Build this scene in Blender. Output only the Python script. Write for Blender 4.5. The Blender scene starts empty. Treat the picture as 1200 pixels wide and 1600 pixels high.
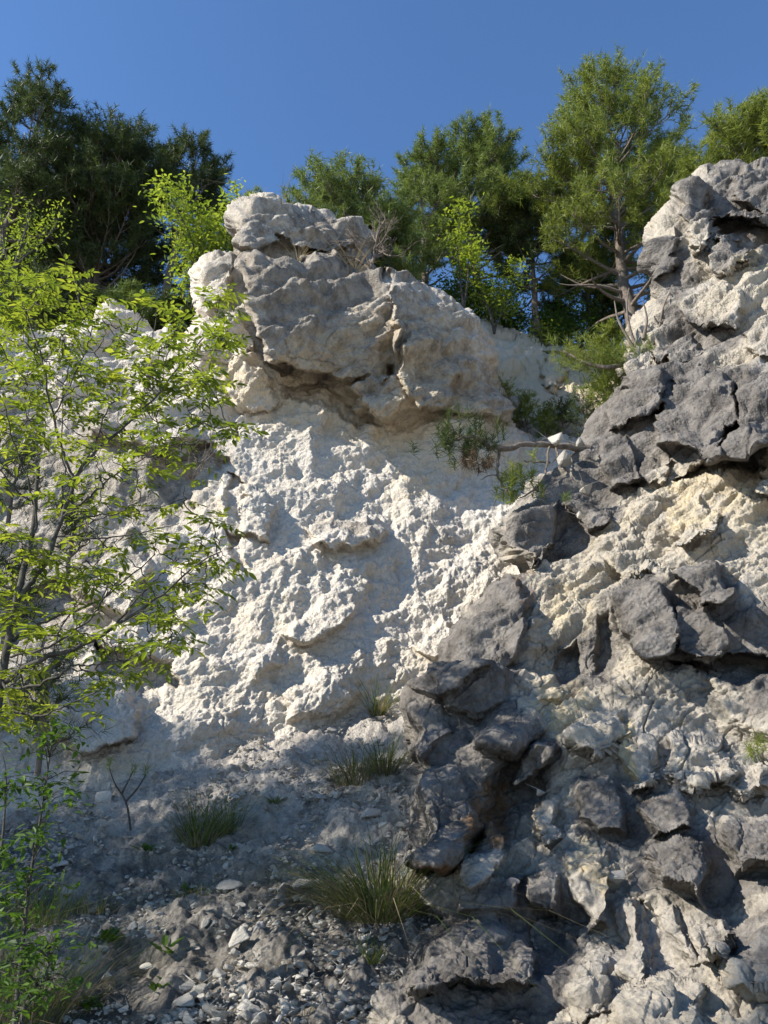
import bpy, bmesh, math, random
import numpy as np
from mathutils import Vector
R = math.radians
rng = np.random.default_rng(7)
random.seed(7)
sc = bpy.context.scene
col = sc.collection

# ------------------------------------------------------------------ camera, sky, sun, exposure
PITCH = R(22.0); F = 1232.0; CAMZ = 1.6
cd = bpy.data.cameras.new('camera'); cam = bpy.data.objects.new('camera', cd); col.objects.link(cam)
cam.location = (0, 0, CAMZ); cam.rotation_euler = (R(90) + PITCH, 0, 0)
cd.sensor_fit = 'VERTICAL'; cd.sensor_height = 24.0; cd.lens = 24.0 * F / 1600.0
cd.clip_end = 2000; cd.clip_start = 0.05
sc.camera = cam

SUN = Vector((-0.77, -0.26, 0.58)).normalized()
elev = math.asin(SUN.z); azim = math.atan2(SUN.x, SUN.y)
w = bpy.data.worlds.new('World'); sc.world = w; w.use_nodes = True
nt = w.node_tree; nt.nodes.clear()
sky = nt.nodes.new('ShaderNodeTexSky'); sky.sky_type = 'NISHITA'; sky.sun_disc = False
sky.sun_elevation = elev; sky.sun_rotation = azim; sky.altitude = 900; sky.air_density = 1.0; sky.dust_density = 0.2; sky.ozone_density = 3.5
bg = nt.nodes.new('ShaderNodeBackground'); bg.inputs['Strength'].default_value = 0.114
ow = nt.nodes.new('ShaderNodeOutputWorld')
tint = nt.nodes.new('ShaderNodeMix'); tint.data_type = 'RGBA'; tint.blend_type = 'MULTIPLY'; tint.inputs[0].default_value = 1
nt.links.new(sky.outputs[0], tint.inputs[6]); tint.inputs[7].default_value = (.80, .99, 1.14, 1)
nt.links.new(tint.outputs[2], bg.inputs[0]); nt.links.new(bg.outputs[0], ow.inputs[0])
sd = bpy.data.lights.new('sun', 'SUN'); sd.energy = 5.0; sd.angle = R(0.5); sd.color = (1.0, 0.945, 0.85)
so = bpy.data.objects.new('sun', sd); col.objects.link(so); so.location = (-30, -10, 30)
so.rotation_euler = SUN.to_track_quat('Z', 'Y').to_euler()
sc.view_settings.view_transform = 'Standard'; sc.view_settings.look = 'None'; sc.view_settings.gamma = 1.0
sc.view_settings.exposure = 0.86
sc.render.engine = 'CYCLES'
sc.cycles.max_bounces = 8; sc.cycles.diffuse_bounces = 4; sc.cycles.transparent_max_bounces = 6
sc.cycles.use_denoising = True

# ------------------------------------------------------------------ geometry helpers
def P(u, v, y):
    """point seen at photo pixel (u, v) at horizontal distance y"""
    u = np.asarray(u, float); v = np.asarray(v, float)
    a = (u - 600) / F; b = (800 - v) / F
    t = y / (math.cos(PITCH) - b * math.sin(PITCH))
    return np.stack([a * t, y + 0 * t, CAMZ + (math.sin(PITCH) + b * math.cos(PITCH)) * t], -1)

def mesh_obj(name, V, faces, mat, parent=None, smooth=False, attrs=None, quads=None):
    V = np.asarray(V, np.float32)
    me = bpy.data.meshes.new(name)
    tri = np.asarray(faces, np.int32).reshape(-1, 3) if faces is not None and len(faces) else np.zeros((0, 3), np.int32)
    qd = np.asarray(quads, np.int32).reshape(-1, 4) if quads is not None and len(quads) else np.zeros((0, 4), np.int32)
    me.vertices.add(len(V)); me.vertices.foreach_set('co', V.ravel())
    nl = tri.size + qd.size
    me.loops.add(nl); me.loops.foreach_set('vertex_index', np.concatenate([tri.ravel(), qd.ravel()]).astype(np.int32))
    me.polygons.add(len(tri) + len(qd))
    st = np.concatenate([np.arange(len(tri)) * 3, tri.size + np.arange(len(qd)) * 4]).astype(np.int32)
    me.polygons.foreach_set('loop_start', st)
    me.polygons.foreach_set('use_smooth', np.full(len(st), smooth, bool))
    me.update(calc_edges=True)
    if attrs is not None:
        for k, arr in attrs.items():
            a = me.color_attributes.new(k, 'FLOAT_COLOR', 'POINT')
            a.data.foreach_set('color', np.asarray(arr, np.float32).ravel())
    if mat: me.materials.append(mat)
    o = bpy.data.objects.new(name, me); col.objects.link(o)
    if parent: o.parent = parent
    return o

def local(o, parent):
    """shift mesh data of a child so that it sits right under a parent placed away from the origin"""
    L = parent.location
    me = o.data; n = len(me.vertices); a = np.empty(n * 3, np.float32); me.vertices.foreach_get('co', a)
    a = a.reshape(-1, 3) - np.array(L, np.float32); me.vertices.foreach_set('co', a.ravel()); me.update()

def tag(o, label, cat, group=None, kind=None):
    if label: o['label'] = label
    if cat: o['category'] = cat
    if group: o['group'] = group
    if kind: o['kind'] = kind
    return o

def empty(name, loc, label, cat, group=None):
    o = bpy.data.objects.new(name, None); col.objects.link(o); o.location = loc
    o.empty_display_size = 0.2
    return tag(o, label, cat, group)

class Tubes:
    def __init__(s): s.V = []; s.Q = []; s.n = 0
    def add(s, pts, radii, sides=6):
        pts = np.asarray(pts, float); radii = np.asarray(radii, float); n = len(pts)
        if n < 2: return
        T = np.gradient(pts, axis=0); T /= np.linalg.norm(T, axis=1)[:, None] + 1e-9
        ref = np.array([0.31, 0.17, 0.93]) if abs(T[0][2]) < .8 else np.array([0.9, 0.3, 0.1])
        A = np.cross(T, ref); A /= np.linalg.norm(A, axis=1)[:, None] + 1e-9
        B = np.cross(T, A)
        ang = np.arange(sides) / sides * 2 * math.pi
        ring = A[:, None] * np.cos(ang)[None, :, None] + B[:, None] * np.sin(ang)[None, :, None]
        s.V.append((pts[:, None] + ring * radii[:, None, None]).reshape(-1, 3))
        i = np.arange(n - 1)[:, None] * sides; j = np.arange(sides)[None]; k = (j + 1) % sides
        q = np.stack([i + j, i + k, i + sides + k, i + sides + j], -1).reshape(-1, 4) + s.n
        s.Q.append(q); s.n += n * sides
    def build(s, name, mat, parent=None):
        o = mesh_obj(name, np.concatenate(s.V), None, mat, None, True, quads=np.concatenate(s.Q))
        if parent: o.parent = parent; local(o, parent)
        return o

# ------------------------------------------------------------------ noise in world space
def _h(ix, iy, iz, seed):
    h = (ix.astype(np.uint32) * np.uint32(73856093)) ^ (iy.astype(np.uint32) * np.uint32(19349663)) ^ (iz.astype(np.uint32) * np.uint32(83492791)) ^ np.uint32((seed * 2654435761) & 0xffffffff)
    h ^= h >> np.uint32(16); h *= np.uint32(0x7feb352d); h ^= h >> np.uint32(15); h *= np.uint32(0x846ca68b); h ^= h >> np.uint32(16)
    return h
def _f(h): return h.astype(np.float32) * np.float32(1 / 4294967296.0)

def noise(Pn, scale, seed=0):
    p = (np.asarray(Pn, np.float32) / scale); i = np.floor(p).astype(np.int32); f = p - i
    s = f * f * f * (f * (f * 6 - 15) + 10); out = np.zeros(len(p), np.float32)
    for dx in (0, 1):
        for dy in (0, 1):
            for dz in (0, 1):
                h = _h(i[:, 0] + dx, i[:, 1] + dy, i[:, 2] + dz, seed)
                gx = _f(h) * 2 - 1; gy = _f(h * np.uint32(747796405) + np.uint32(1)) * 2 - 1; gz = _f(h * np.uint32(277803737) + np.uint32(77)) * 2 - 1
                d = gx * (f[:, 0] - dx) + gy * (f[:, 1] - dy) + gz * (f[:, 2] - dz)
                wt = (s[:, 0] if dx else 1 - s[:, 0]) * (s[:, 1] if dy else 1 - s[:, 1]) * (s[:, 2] if dz else 1 - s[:, 2])
                out += wt * d
    return out * 1.6
def fbm(Pn, scale, octv=4, seed=0, gain=.5, ridged=False):
    o = 0; a = 1; tot = 0
    for k in range(octv):
        n = noise(Pn, scale, seed + k * 13)
        o = o + a * ((1 - 2 * np.abs(n)) if ridged else n); tot += a; a *= gain; scale /= 2.03
    return o / tot
def voro(Pn, scale, seed=0):
    """F1, F2, plane (tilted facet height of the cell), random of the cell"""
    Pn = np.asarray(Pn, np.float32); N = len(Pn)
    F1 = np.full(N, 9., np.float32); F2 = np.full(N, 9., np.float32); pl = np.zeros(N, np.float32); rr = np.zeros(N, np.float32)
    for a in range(0, N, 150000):
        p = Pn[a:a + 150000] / scale; i = np.floor(p).astype(np.int32)
        f1 = np.full(len(p), 9., np.float32); f2 = f1.copy(); bp = np.zeros(len(p), np.float32); br = bp.copy()
        for dx in (-1, 0, 1):
            for dy in (-1, 0, 1):
                for dz in (-1, 0, 1):
                    h = _h(i[:, 0] + dx, i[:, 1] + dy, i[:, 2] + dz, seed)
                    r1 = _f(h); r2 = _f(h * np.uint32(747796405) + np.uint32(1)); r3 = _f(h * np.uint32(277803737) + np.uint32(77))
                    vx = p[:, 0] - i[:, 0] - dx - r1; vy = p[:, 1] - i[:, 1] - dy - r2; vz = p[:, 2] - i[:, 2] - dz - r3
                    d = vx * vx + vy * vy + vz * vz
                    nw = d < f1
                    f2 = np.where(nw, f1, np.minimum(f2, d)); f1 = np.where(nw, d, f1)
                    g = (r2 * 7.13 % 1 * 2 - 1) * vx + (r3 * 5.77 % 1 * 2 - 1) * vy + (r1 * 9.31 % 1 * 2 - 1) * vz
                    bp = np.where(nw, g, bp); br = np.where(nw, r1 * 3.7 % 1, br)
        sl = slice(a, a + len(p)); F1[sl] = np.sqrt(f1); F2[sl] = np.sqrt(f2); pl[sl] = bp; rr[sl] = br
    return F1, F2, pl, rr
_rt = []
_rr = np.random.default_rng(3)
for _ in range(24):
    _q, _ = np.linalg.qr(_rr.normal(size=(3, 3))); _rt.append(_q)
_rt = np.array(_rt, np.float32)
def chips(Pn, scale, seed=0, tilt=.5, k=1.6, top=.5, spread=.5):
    """continuous relief of flat-topped, sharp-edged chips: the upper hull of randomly turned blocks"""
    Pn = np.asarray(Pn, np.float32); out = np.empty(len(Pn), np.float32)
    for a in range(0, len(Pn), 60000):
        p = Pn[a:a + 60000] / scale; i = np.floor(p).astype(np.int32); best = np.full(len(p), -9., np.float32)
        for dx in (-1, 0, 1):
            for dy in (-1, 0, 1):
                for dz in (-1, 0, 1):
                    h = _h(i[:, 0] + dx, i[:, 1] + dy, i[:, 2] + dz, seed)
                    r1 = _f(h); r2 = _f(h * np.uint32(747796405) + np.uint32(1)); r3 = _f(h * np.uint32(277803737) + np.uint32(77))
                    vx = p[:, 0] - i[:, 0] - dx - r1; vy = p[:, 1] - i[:, 1] - dy - r2; vz = p[:, 2] - i[:, 2] - dz - r3
                    R_ = _rt[(h >> np.uint32(9)) % np.uint32(24)]
                    e0 = np.abs(R_[:, 0, 0] * vx + R_[:, 0, 1] * vy + R_[:, 0, 2] * vz)
                    e1 = np.abs(R_[:, 1, 0] * vx + R_[:, 1, 1] * vy + R_[:, 1, 2] * vz)
                    e2 = np.abs(R_[:, 2, 0] * vx + R_[:, 2, 1] * vy + R_[:, 2, 2] * vz) * 1.3
                    r4 = (r1 * 7.7 + r3 * 3.1) % 1
                    side = (r4 - .5) * spread + top - k * np.maximum(np.maximum(e0, e1), e2) + k * .35
                    tp = (r4 - .5) * spread + top * .6 + tilt * ((r2 * 7.13 % 1 * 2 - 1) * vx + (r3 * 5.77 % 1 * 2 - 1) * vy + (r1 * 9.31 % 1 * 2 - 1) * vz)
                    best = np.maximum(best, np.minimum(side, tp))
        out[a:a + 60000] = best
    return (np.maximum(out, -.6) - .3) * scale
def smooth01(x, a, b):
    t = np.clip((x - a) / (b - a), 0, 1); return t * t * (3 - 2 * t)

def shard(Pn, scale, seed=0):
    """piecewise flat noise: planar facets meeting in sharp creases, -1..1"""
    Pn = np.asarray(Pn, np.float32); A_ = _rt[seed % 24]; out = np.empty(len(Pn), np.float32)
    for a in range(0, len(Pn), 200000):
        p = (Pn[a:a + 200000] @ A_.T) / scale + seed * .37; i = np.floor(p).astype(np.int32); f = p - i; n_ = len(p); ar = np.arange(n_)
        o = np.argsort(-f, axis=1); fs = np.take_along_axis(f, o, 1)
        c = i.copy(); vals = []
        for k in range(4):
            vals.append(_f(_h(c[:, 0], c[:, 1], c[:, 2], seed)))
            if k < 3: c = c.copy(); c[ar, o[:, k]] += 1
        out[a:a + 200000] = vals[0] * (1 - fs[:, 0]) + vals[1] * (fs[:, 0] - fs[:, 1]) + vals[2] * (fs[:, 1] - fs[:, 2]) + vals[3] * fs[:, 2]
    return out * 2 - 1
def shards(Pn, scale, octv, seed, gain=.5, warp=.22):
    o = 0; a = 1.
    for k in range(octv):
        q = wrp(Pn, scale * 1.3, scale * warp, seed + 7 * k + 400)
        o = o + a * shard(q, scale, seed + 5 * k); a *= gain; scale *= .49
    return o
def slabs(z, s_, seed):
    """every bed of the rock stands out by its own amount, broken upper edge, slanting face"""
    k = np.floor(z / s_); f = z / s_ - k; h = lambda q: _f(_h(q.astype(np.int32), q.astype(np.int32) * 7, q.astype(np.int32) * 3, seed))
    a, b = h(k), h(k + 1); return a + (b - a) * smooth01(f, .80, 1.0) - .25 * f
def wrp(p, sc_, amt, seed):
    return p + np.stack([noise(p, sc_, seed), noise(p, sc_, seed + 1), noise(p, sc_, seed + 2)], -1) * amt

# ------------------------------------------------------------------ materials
def new_mat(name):
    m = bpy.data.materials.new(name); m.use_nodes = True; n = m.node_tree; n.nodes.clear()
    out = n.nodes.new('ShaderNodeOutputMaterial'); b = n.nodes.new('ShaderNodeBsdfPrincipled')
    n.links.new(b.outputs[0], out.inputs[0]); b.inputs['Specular IOR Level'].default_value = 0.25
    return m, n, b
def nd(n, t, **kw):
    x = n.nodes.new(t)
    for k, v in kw.items():
        if k in x.inputs: x.inputs[k].default_value = v
        else: setattr(x, k, v)
    return x
def ramp(n, fac, stops):
    r = n.nodes.new('ShaderNodeValToRGB'); n.links.new(fac, r.inputs[0])
    e = r.color_ramp.elements
    e[0].position, e[0].color = stops[0][0], (*stops[0][1], 1)
    e[1].position, e[1].color = stops[-1][0], (*stops[-1][1], 1)
    for p, c in stops[1:-1]:
        x = e.new(p); x.color = (*c, 1)
    return r.outputs[0]
def mixc(n, fac, a, b, mode='MIX'):
    m = n.nodes.new('ShaderNodeMix'); m.data_type = 'RGBA'; m.blend_type = mode
    if isinstance(fac, (int, float)): m.inputs[0].default_value = fac
    else: n.links.new(fac, m.inputs[0])
    for k, s in ((6, a), (7, b)):
        if isinstance(s, tuple): m.inputs[k].default_value = (*s, 1)
        else: n.links.new(s, m.inputs[k])
    return m.outputs[2]

def rock_mat(name, fresh, cream, dark, rust, bump=0.85, grain=26):
    m, n, b = new_mat(name)
    tc = nd(n, 'ShaderNodeTexCoord'); at = nd(n, 'ShaderNodeVertexColor', layer_name='masks')
    sp = nd(n, 'ShaderNodeSeparateColor'); n.links.new(at.outputs[0], sp.inputs[0])
    def nz(s, d=6, r=.6):
        x = nd(n, 'ShaderNodeTexNoise', Scale=s, Detail=d, Roughness=r); n.links.new(tc.outputs['Object'], x.inputs['Vector']); return x.outputs[0]
    base = mixc(n, ramp(n, nz(1.3), [(.35, (0, 0, 0)), (.65, (1, 1, 1))]), fresh, cream)
    fine = ramp(n, nz(grain, 8, .75), [(.3, (.72, .72, .74)), (.7, (1.12, 1.1, 1.08))])
    base = mixc(n, 1.0, base, fine, 'MULTIPLY')
    # broken edges to every mask
    def brk(ch, lo, hi, s):
        a = nd(n, 'ShaderNodeMath', operation='ADD'); n.links.new(sp.outputs[ch], a.inputs[0])
        k = nd(n, 'ShaderNodeMath', operation='MULTIPLY_ADD'); n.links.new(nz(s, 9, .78), k.inputs[0]); k.inputs[1].default_value = 2.0; k.inputs[2].default_value = -1.0
        n.links.new(k.outputs[0], a.inputs[1]); return ramp(n, a.outputs[0], [(lo, (0, 0, 0)), (hi, (1, 1, 1))])
    base = mixc(n, brk(1, .3, .8, 4), base, rust[0])
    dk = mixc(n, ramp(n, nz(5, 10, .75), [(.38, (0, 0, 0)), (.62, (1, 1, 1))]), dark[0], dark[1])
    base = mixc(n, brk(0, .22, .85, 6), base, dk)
    base = mixc(n, brk(2, .35, .7, 9), base, rust[1])
    n.links.new(base, b.inputs['Base Color']); b.inputs['Roughness'].default_value = .92
    bp = nd(n, 'ShaderNodeBump', Strength=bump, Distance=.03)
    v = nd(n, 'ShaderNodeTexVoronoi', Scale=38.0); v.feature = 'F1'; n.links.new(tc.outputs['Object'], v.inputs['Vector'])
    h = nd(n, 'ShaderNodeMath', operation='MULTIPLY_ADD'); n.links.new(v.outputs['Distance'], h.inputs[0]); h.inputs[1].default_value = .5
    n.links.new(nz(grain * 1.6, 10, .7), h.inputs[2]); n.links.new(h.outputs[0], bp.inputs['Height']); n.links.new(bp.outputs[0], b.inputs['Normal'])
    return m

M = {}
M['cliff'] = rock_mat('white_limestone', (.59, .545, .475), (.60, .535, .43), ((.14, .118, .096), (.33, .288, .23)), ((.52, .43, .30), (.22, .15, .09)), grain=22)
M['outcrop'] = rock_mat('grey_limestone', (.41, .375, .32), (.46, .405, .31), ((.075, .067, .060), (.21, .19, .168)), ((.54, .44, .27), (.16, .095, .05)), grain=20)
M['scree'] = rock_mat('scree_gravel', (.43, .395, .345), (.49, .445, .375), ((.09, .08, .07), (.19, .175, .155)), ((.36, .29, .2), (.13, .10, .07)), bump=.9, grain=34)

def simple(name, c1, c2, scale=8, rough=.85, bump=0.3, sub=None, rnd=0.0):
    m, n, b = new_mat(name); tc = nd(n, 'ShaderNodeTexCoord')
    x = nd(n, 'ShaderNodeTexNoise', Scale=float(scale), Detail=6.0, Roughness=.65); n.links.new(tc.outputs['Object'], x.inputs['Vector'])
    c = ramp(n, x.outputs[0], [(.3, c1), (.7, c2)])
    if rnd:
        oi = nd(n, 'ShaderNodeObjectInfo'); c = mixc(n, 1.0, c, ramp(n, oi.outputs['Random'], [(0, (1 - rnd,) * 3), (1, (1 + rnd,) * 3)]), 'MULTIPLY')
    n.links.new(c, b.inputs['Base Color']); b.inputs['Roughness'].default_value = rough
    bp = nd(n, 'ShaderNodeBump', Strength=bump, Distance=.02); n.links.new(x.outputs[0], bp.inputs['Height']); n.links.new(bp.outputs[0], b.inputs['Normal'])
    return m
def leaf_mat(name, cols, trans, tw=.4, rough=.5, vs=3.0):
    """leaves: colour varies leaf by leaf, some light passes through"""
    m, n, b = new_mat(name); out = [x for x in n.nodes if x.type == 'OUTPUT_MATERIAL'][0]
    ge = nd(n, 'ShaderNodeNewGeometry'); tc = nd(n, 'ShaderNodeTexCoord')
    x = nd(n, 'ShaderNodeTexNoise', Scale=vs, Detail=2.0); n.links.new(tc.outputs['Object'], x.inputs['Vector'])
    ad = nd(n, 'ShaderNodeMath', operation='MULTIPLY_ADD'); n.links.new(ge.outputs['Random Per Island'], ad.inputs[0]); ad.inputs[1].default_value = .6
    k = nd(n, 'ShaderNodeMath', operation='MULTIPLY_ADD'); n.links.new(x.outputs[0], k.inputs[0]); k.inputs[1].default_value = 1.4; k.inputs[2].default_value = -.5
    n.links.new(k.outputs[0], ad.inputs[2])
    c = ramp(n, ad.outputs[0], [(i / (len(cols) - 1), q) for i, q in enumerate(cols)])
    n.links.new(c, b.inputs['Base Color']); b.inputs['Roughness'].default_value = rough
    t = nd(n, 'ShaderNodeBsdfTranslucent'); ct = mixc(n, 1.0, c, trans, 'MULTIPLY'); n.links.new(ct, t.inputs[0])
    ms = nd(n, 'ShaderNodeMixShader'); ms.inputs[0].default_value = tw
    n.links.new(b.outputs[0], ms.inputs[1]); n.links.new(t.outputs[0], ms.inputs[2]); n.links.new(ms.outputs[0], out.inputs[0])
    return m
M['bark'] = simple('pine_bark', (.07, .055, .045), (.22, .18, .145), 14, bump=.8)
M['ashbark'] = simple('ash_bark', (.03, .027, .022), (.11, .10, .085), 22, bump=.5)
M['deadwood'] = simple('dead_wood', (.085, .065, .05), (.22, .18, .145), 20, bump=.6)
M['stone'] = simple('loose_limestone', (.32, .30, .265), (.50, .465, .405), 11, bump=.7, rnd=.18)
M['darkstone'] = simple('dark_limestone', (.16, .155, .155), (.33, .31, .30), 9, bump=.8, rnd=.15)
M['needles'] = leaf_mat('pine_needles', [(.020, .034, .015), (.048, .066, .021), (.105, .128, .034)], (1.3, 1.5, .7), .25)
M['needles_pale'] = leaf_mat('pale_pine_needles', [(.06, .085, .03), (.13, .165, .045), (.23, .26, .07)], (1.3, 1.5, .7), .3)
M['needles_bright'] = leaf_mat('bright_pine_needles', [(.065, .090, .022), (.15, .185, .036), (.28, .30, .06)], (1.3, 1.35, .7), .35)
M['needles_dead'] = leaf_mat('dead_pine_needles', [(.10, .07, .04), (.17, .12, .07)], (1, .9, .7), .2)
M['ash'] = leaf_mat('ash_leaves', [(.085, .125, .022), (.16, .205, .034), (.29, .31, .06)], (1.6, 1.6, .65), .52)
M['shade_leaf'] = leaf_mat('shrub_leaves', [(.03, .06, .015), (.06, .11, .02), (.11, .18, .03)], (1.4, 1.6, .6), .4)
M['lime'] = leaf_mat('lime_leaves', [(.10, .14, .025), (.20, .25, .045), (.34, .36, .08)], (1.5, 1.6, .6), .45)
M['grass'] = leaf_mat('grass_blades', [(.045, .070, .018), (.085, .125, .03), (.19, .20, .07)], (1.2, 1.3, .7), .35)
M['straw'] = leaf_mat('dry_grass', [(.16, .13, .07), (.34, .28, .17)], (1, .95, .8), .3)
M['floor'] = simple('pale_bounce_floor', (.38, .35, .30), (.52, .49, .43), 3, bump=.8)  # ground made pale to bounce warm light into the shade
M['moss'] = simple('hill_turf', (.035, .035, .018), (.12, .10, .06), 5, bump=.9)

# ------------------------------------------------------------------ pixel outlined rock masses
def poly_dist(U, V, poly):
    """signed distance (inside positive) and nearest outline point"""
    poly = np.asarray(poly, float); n = len(poly); best = np.full(U.shape, 1e9); bx = np.zeros(U.shape); by = np.zeros(U.shape)
    ins = np.zeros(U.shape, bool)
    for k in range(n):
        x0, y0 = poly[k]; x1, y1 = poly[(k + 1) % n]; dx, dy = x1 - x0, y1 - y0
        t = np.clip(((U - x0) * dx + (V - y0) * dy) / (dx * dx + dy * dy + 1e-9), 0, 1)
        qx = x0 + t * dx; qy = y0 + t * dy; d = (U - qx) ** 2 + (V - qy) ** 2
        nb = d < best; best = np.where(nb, d, best); bx = np.where(nb, qx, bx); by = np.where(nb, qy, by)
        if y0 != y1:
            c = ((y0 > V) != (y1 > V)) & (U < (x1 - x0) * (V - y0) / (y1 - y0) + x0); ins ^= c
    d = np.sqrt(best)
    return np.where(ins, d, -d), bx, by
def tps(ctrl, U, V):
    c = np.asarray(ctrl, float); X = c[:, :2] / 500; n = len(c)
    def ph(r2): return .5 * r2 * np.log(r2 + 1e-12)
    K = ph(((X[:, None] - X[None]) ** 2).sum(-1)) + np.eye(n) * 2e-3
    A = np.zeros((n + 3, n + 3)); A[:n, :n] = K; A[:n, n] = 1; A[:n, n + 1:] = X; A[n, :n] = 1; A[n + 1:, :n] = X.T
    s = np.linalg.solve(A, np.concatenate([c[:, 2], [0, 0, 0]]))
    out = s[n] + s[n + 1] * U / 500 + s[n + 2] * V / 500
    for k in range(n): out = out + s[k] * ph((U / 500 - X[k, 0]) ** 2 + (V / 500 - X[k, 1]) ** 2)
    return out
def blur(A, r):
    for ax in (0, 1):
        for _ in range(2):
            c = np.cumsum(np.concatenate([np.repeat(np.take(A, [0], ax), r + 1, ax), A, np.repeat(np.take(A, [-1], ax), r, ax)], ax), ax)
            n = A.shape[ax]
            A = (np.take(c, range(2 * r + 1, 2 * r + 1 + n), ax) - np.take(c, range(0, n), ax)) / (2 * r + 1)
    return A

def rock_mass(name, outline, ctrl, feats, stains_shade, disp, step=1.5, band=70, back=3.5, edge=26, bulge=.5, mat=None, wob=7, soft_below=None):
    o = np.asarray(outline, float); pad = band + 4
    u = np.arange(o[:, 0].min() - pad, o[:, 0].max() + pad, step); v = np.arange(o[:, 1].min() - pad, o[:, 1].max() + pad, step)
    U, V = np.meshgrid(u, v); sh = U.shape
    S, bx, by = poly_dist(U, V, outline)
    ins = S >= 0
    uu = np.where(ins, U, bx - (U - bx) * .10); vv = np.where(ins, V, by - (V - by) * .10 + 0)
    Y = tps(ctrl, uu, vv)
    B = P(uu, vv, Y + np.where(ins, 0, bulge + back * (np.clip(-S, 0, band) / band) ** 1.3) + bulge * (1 - np.sqrt(np.clip(1 - (1 - np.clip(S / edge, 0, 1)) ** 2, 0, 1))) * ins)
    B0 = B.astype(np.float32)
    # features: wobbly outlines in the rock, pushed out of the face or let into it
    Q = P(uu, vv, Y).reshape(-1, 3)
    wx = shards(Q, .26, 3, 91).reshape(sh) * wob * 1.1; wy = shards(Q, .26, 3, 57).reshape(sh) * wob * 1.1
    for f in feats:
        pl, amt, rw = f[0], f[1], f[2]; pa = np.asarray(pl, float)
        if soft_below and pa[:, 1].mean() > soft_below: rw = rw * 2.1; amt = amt * .85
        x0, x1, y0, y1 = pa[:, 0].min() - 30, pa[:, 0].max() + 30, pa[:, 1].min() - 30, pa[:, 1].max() + 30
        s = (uu > x0) & (uu < x1) & (vv > y0) & (vv < y1)
        if not s.any(): continue
        wk = .5 if soft_below and pa[:, 1].mean() > soft_below else 1.
        us, vs = uu[s] + wx[s] * wk, vv[s] + wy[s] * wk
        d, _, _ = poly_dist(us, vs, pl)
        k = smooth01(d, -rw * .25, rw * .55)
        cx, cy = pa.mean(0); tx, ty = f[3] if len(f) > 3 else (0, 0)
        h = amt * k + k * (tx * (us - cx) + ty * (vs - cy)) / 100.0
        Y[s] -= h
    e = np.clip(S / edge, 0, 1); Y = Y + bulge * (1 - np.sqrt(np.clip(1 - (1 - e) ** 2, 0, 1))) * ins
    ob = np.clip(-S, 0, band) / band
    Y = Y + np.where(ins, 0, bulge + back * ob ** 1.3)
    Pt = P(uu, vv, Y)
    B = np.stack([blur(.75 * B[..., k] + .25 * Pt[..., k], 9) for k in range(3)], -1)
    gu = np.gradient(B, axis=1); gv = np.gradient(B, axis=0); N = np.cross(gu, gv); N /= np.linalg.norm(N, axis=-1)[..., None] + 1e-9
    sg = np.sign((N * (B - np.array([0, 0, CAMZ]))).sum(-1)); mid = ins
    if (sg[mid].mean()) > 0: N = -N
    keep = S > -band
    fl = keep.ravel(); idx = -np.ones(fl.size, np.int64); idx[fl] = np.arange(fl.sum())
    p = Pt.reshape(-1, 3)[fl]; n = N.reshape(-1, 3)[fl]
    # stains: patina of the stone, with shade painted into some cliff areas
    Uf, Vf = (uu + wx * 1.6).ravel()[fl], (vv + wy * 1.6).ravel()[fl]
    mk = np.zeros((fl.sum(), 4), np.float32); mk[:, 3] = 1
    for ch, base in ((0, None), (1, None), (2, None)): pass
    for st in stains_shade:
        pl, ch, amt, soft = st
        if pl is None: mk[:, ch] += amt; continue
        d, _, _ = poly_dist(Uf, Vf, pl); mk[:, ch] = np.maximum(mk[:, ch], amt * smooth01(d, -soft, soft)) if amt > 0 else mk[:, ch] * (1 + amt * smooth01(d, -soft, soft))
    mk[:, 0] += .28 * fbm(p, .9, 4, 5); mk[:, 1] += .25 * fbm(p, 1.3, 4, 6)
    fade = np.where(ins, 1, np.clip(1 + S / band, .5, 1)).ravel()[fl]
    D = disp(B0.reshape(-1, 3)[fl], vv.reshape(-1)[fl], 0); p = p + n * (D * fade)[:, None]
    G = Pt.copy().reshape(-1, 3); G[fl] = p; G = G.reshape(Pt.shape)
    G = np.stack([blur(G[..., k], 4) for k in range(3)], -1)
    N2 = np.cross(np.gradient(G, axis=1), np.gradient(G, axis=0)); N2 /= np.linalg.norm(N2, axis=-1)[..., None] + 1e-9
    n2 = N2.reshape(-1, 3)[fl]; sg = np.sign((n2 * n).sum(1)); n2 = n2 * np.where(sg == 0, 1, sg)[:, None]; n2 = n2 + n * .7; n2 /= np.linalg.norm(n2, axis=1)[:, None]
    G0 = np.maximum(np.linalg.norm(np.gradient(G, axis=1), axis=-1), np.linalg.norm(np.gradient(G, axis=0), axis=-1)).reshape(-1)[fl]
    calm = np.clip(1.7 * np.median(G0) / (G0 + 1e-9), .08, 1) ** 1.3 * (1 - .5 * smooth01(mk[:, 0], .3, .8))
    D = disp(p, vv.reshape(-1)[fl], 1) * calm; p = p + n2 * (D * fade)[:, None]
    I = idx.reshape(sh); a, b, c, d = I[:-1, :-1], I[:-1, 1:], I[1:, 1:], I[1:, :-1]
    ok = (a >= 0) & (b >= 0) & (c >= 0) & (d >= 0)
    du = np.maximum(np.maximum(np.abs(uu[:-1, :-1] - uu[1:, 1:]), np.abs(vv[:-1, :-1] - vv[1:, 1:])), np.maximum(np.abs(uu[:-1, 1:] - uu[1:, :-1]), np.abs(vv[:-1, 1:] - vv[1:, :-1])))
    ok &= du < 9
    q = np.stack([a[ok], d[ok], c[ok], b[ok]], -1)
    ob = mesh_obj(name, p, None, mat, None, True, attrs={'masks': np.clip(mk, 0, 1)}, quads=q)
    ob['kind'] = 'structure'
    return ob, (U, V, Pt)

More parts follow.
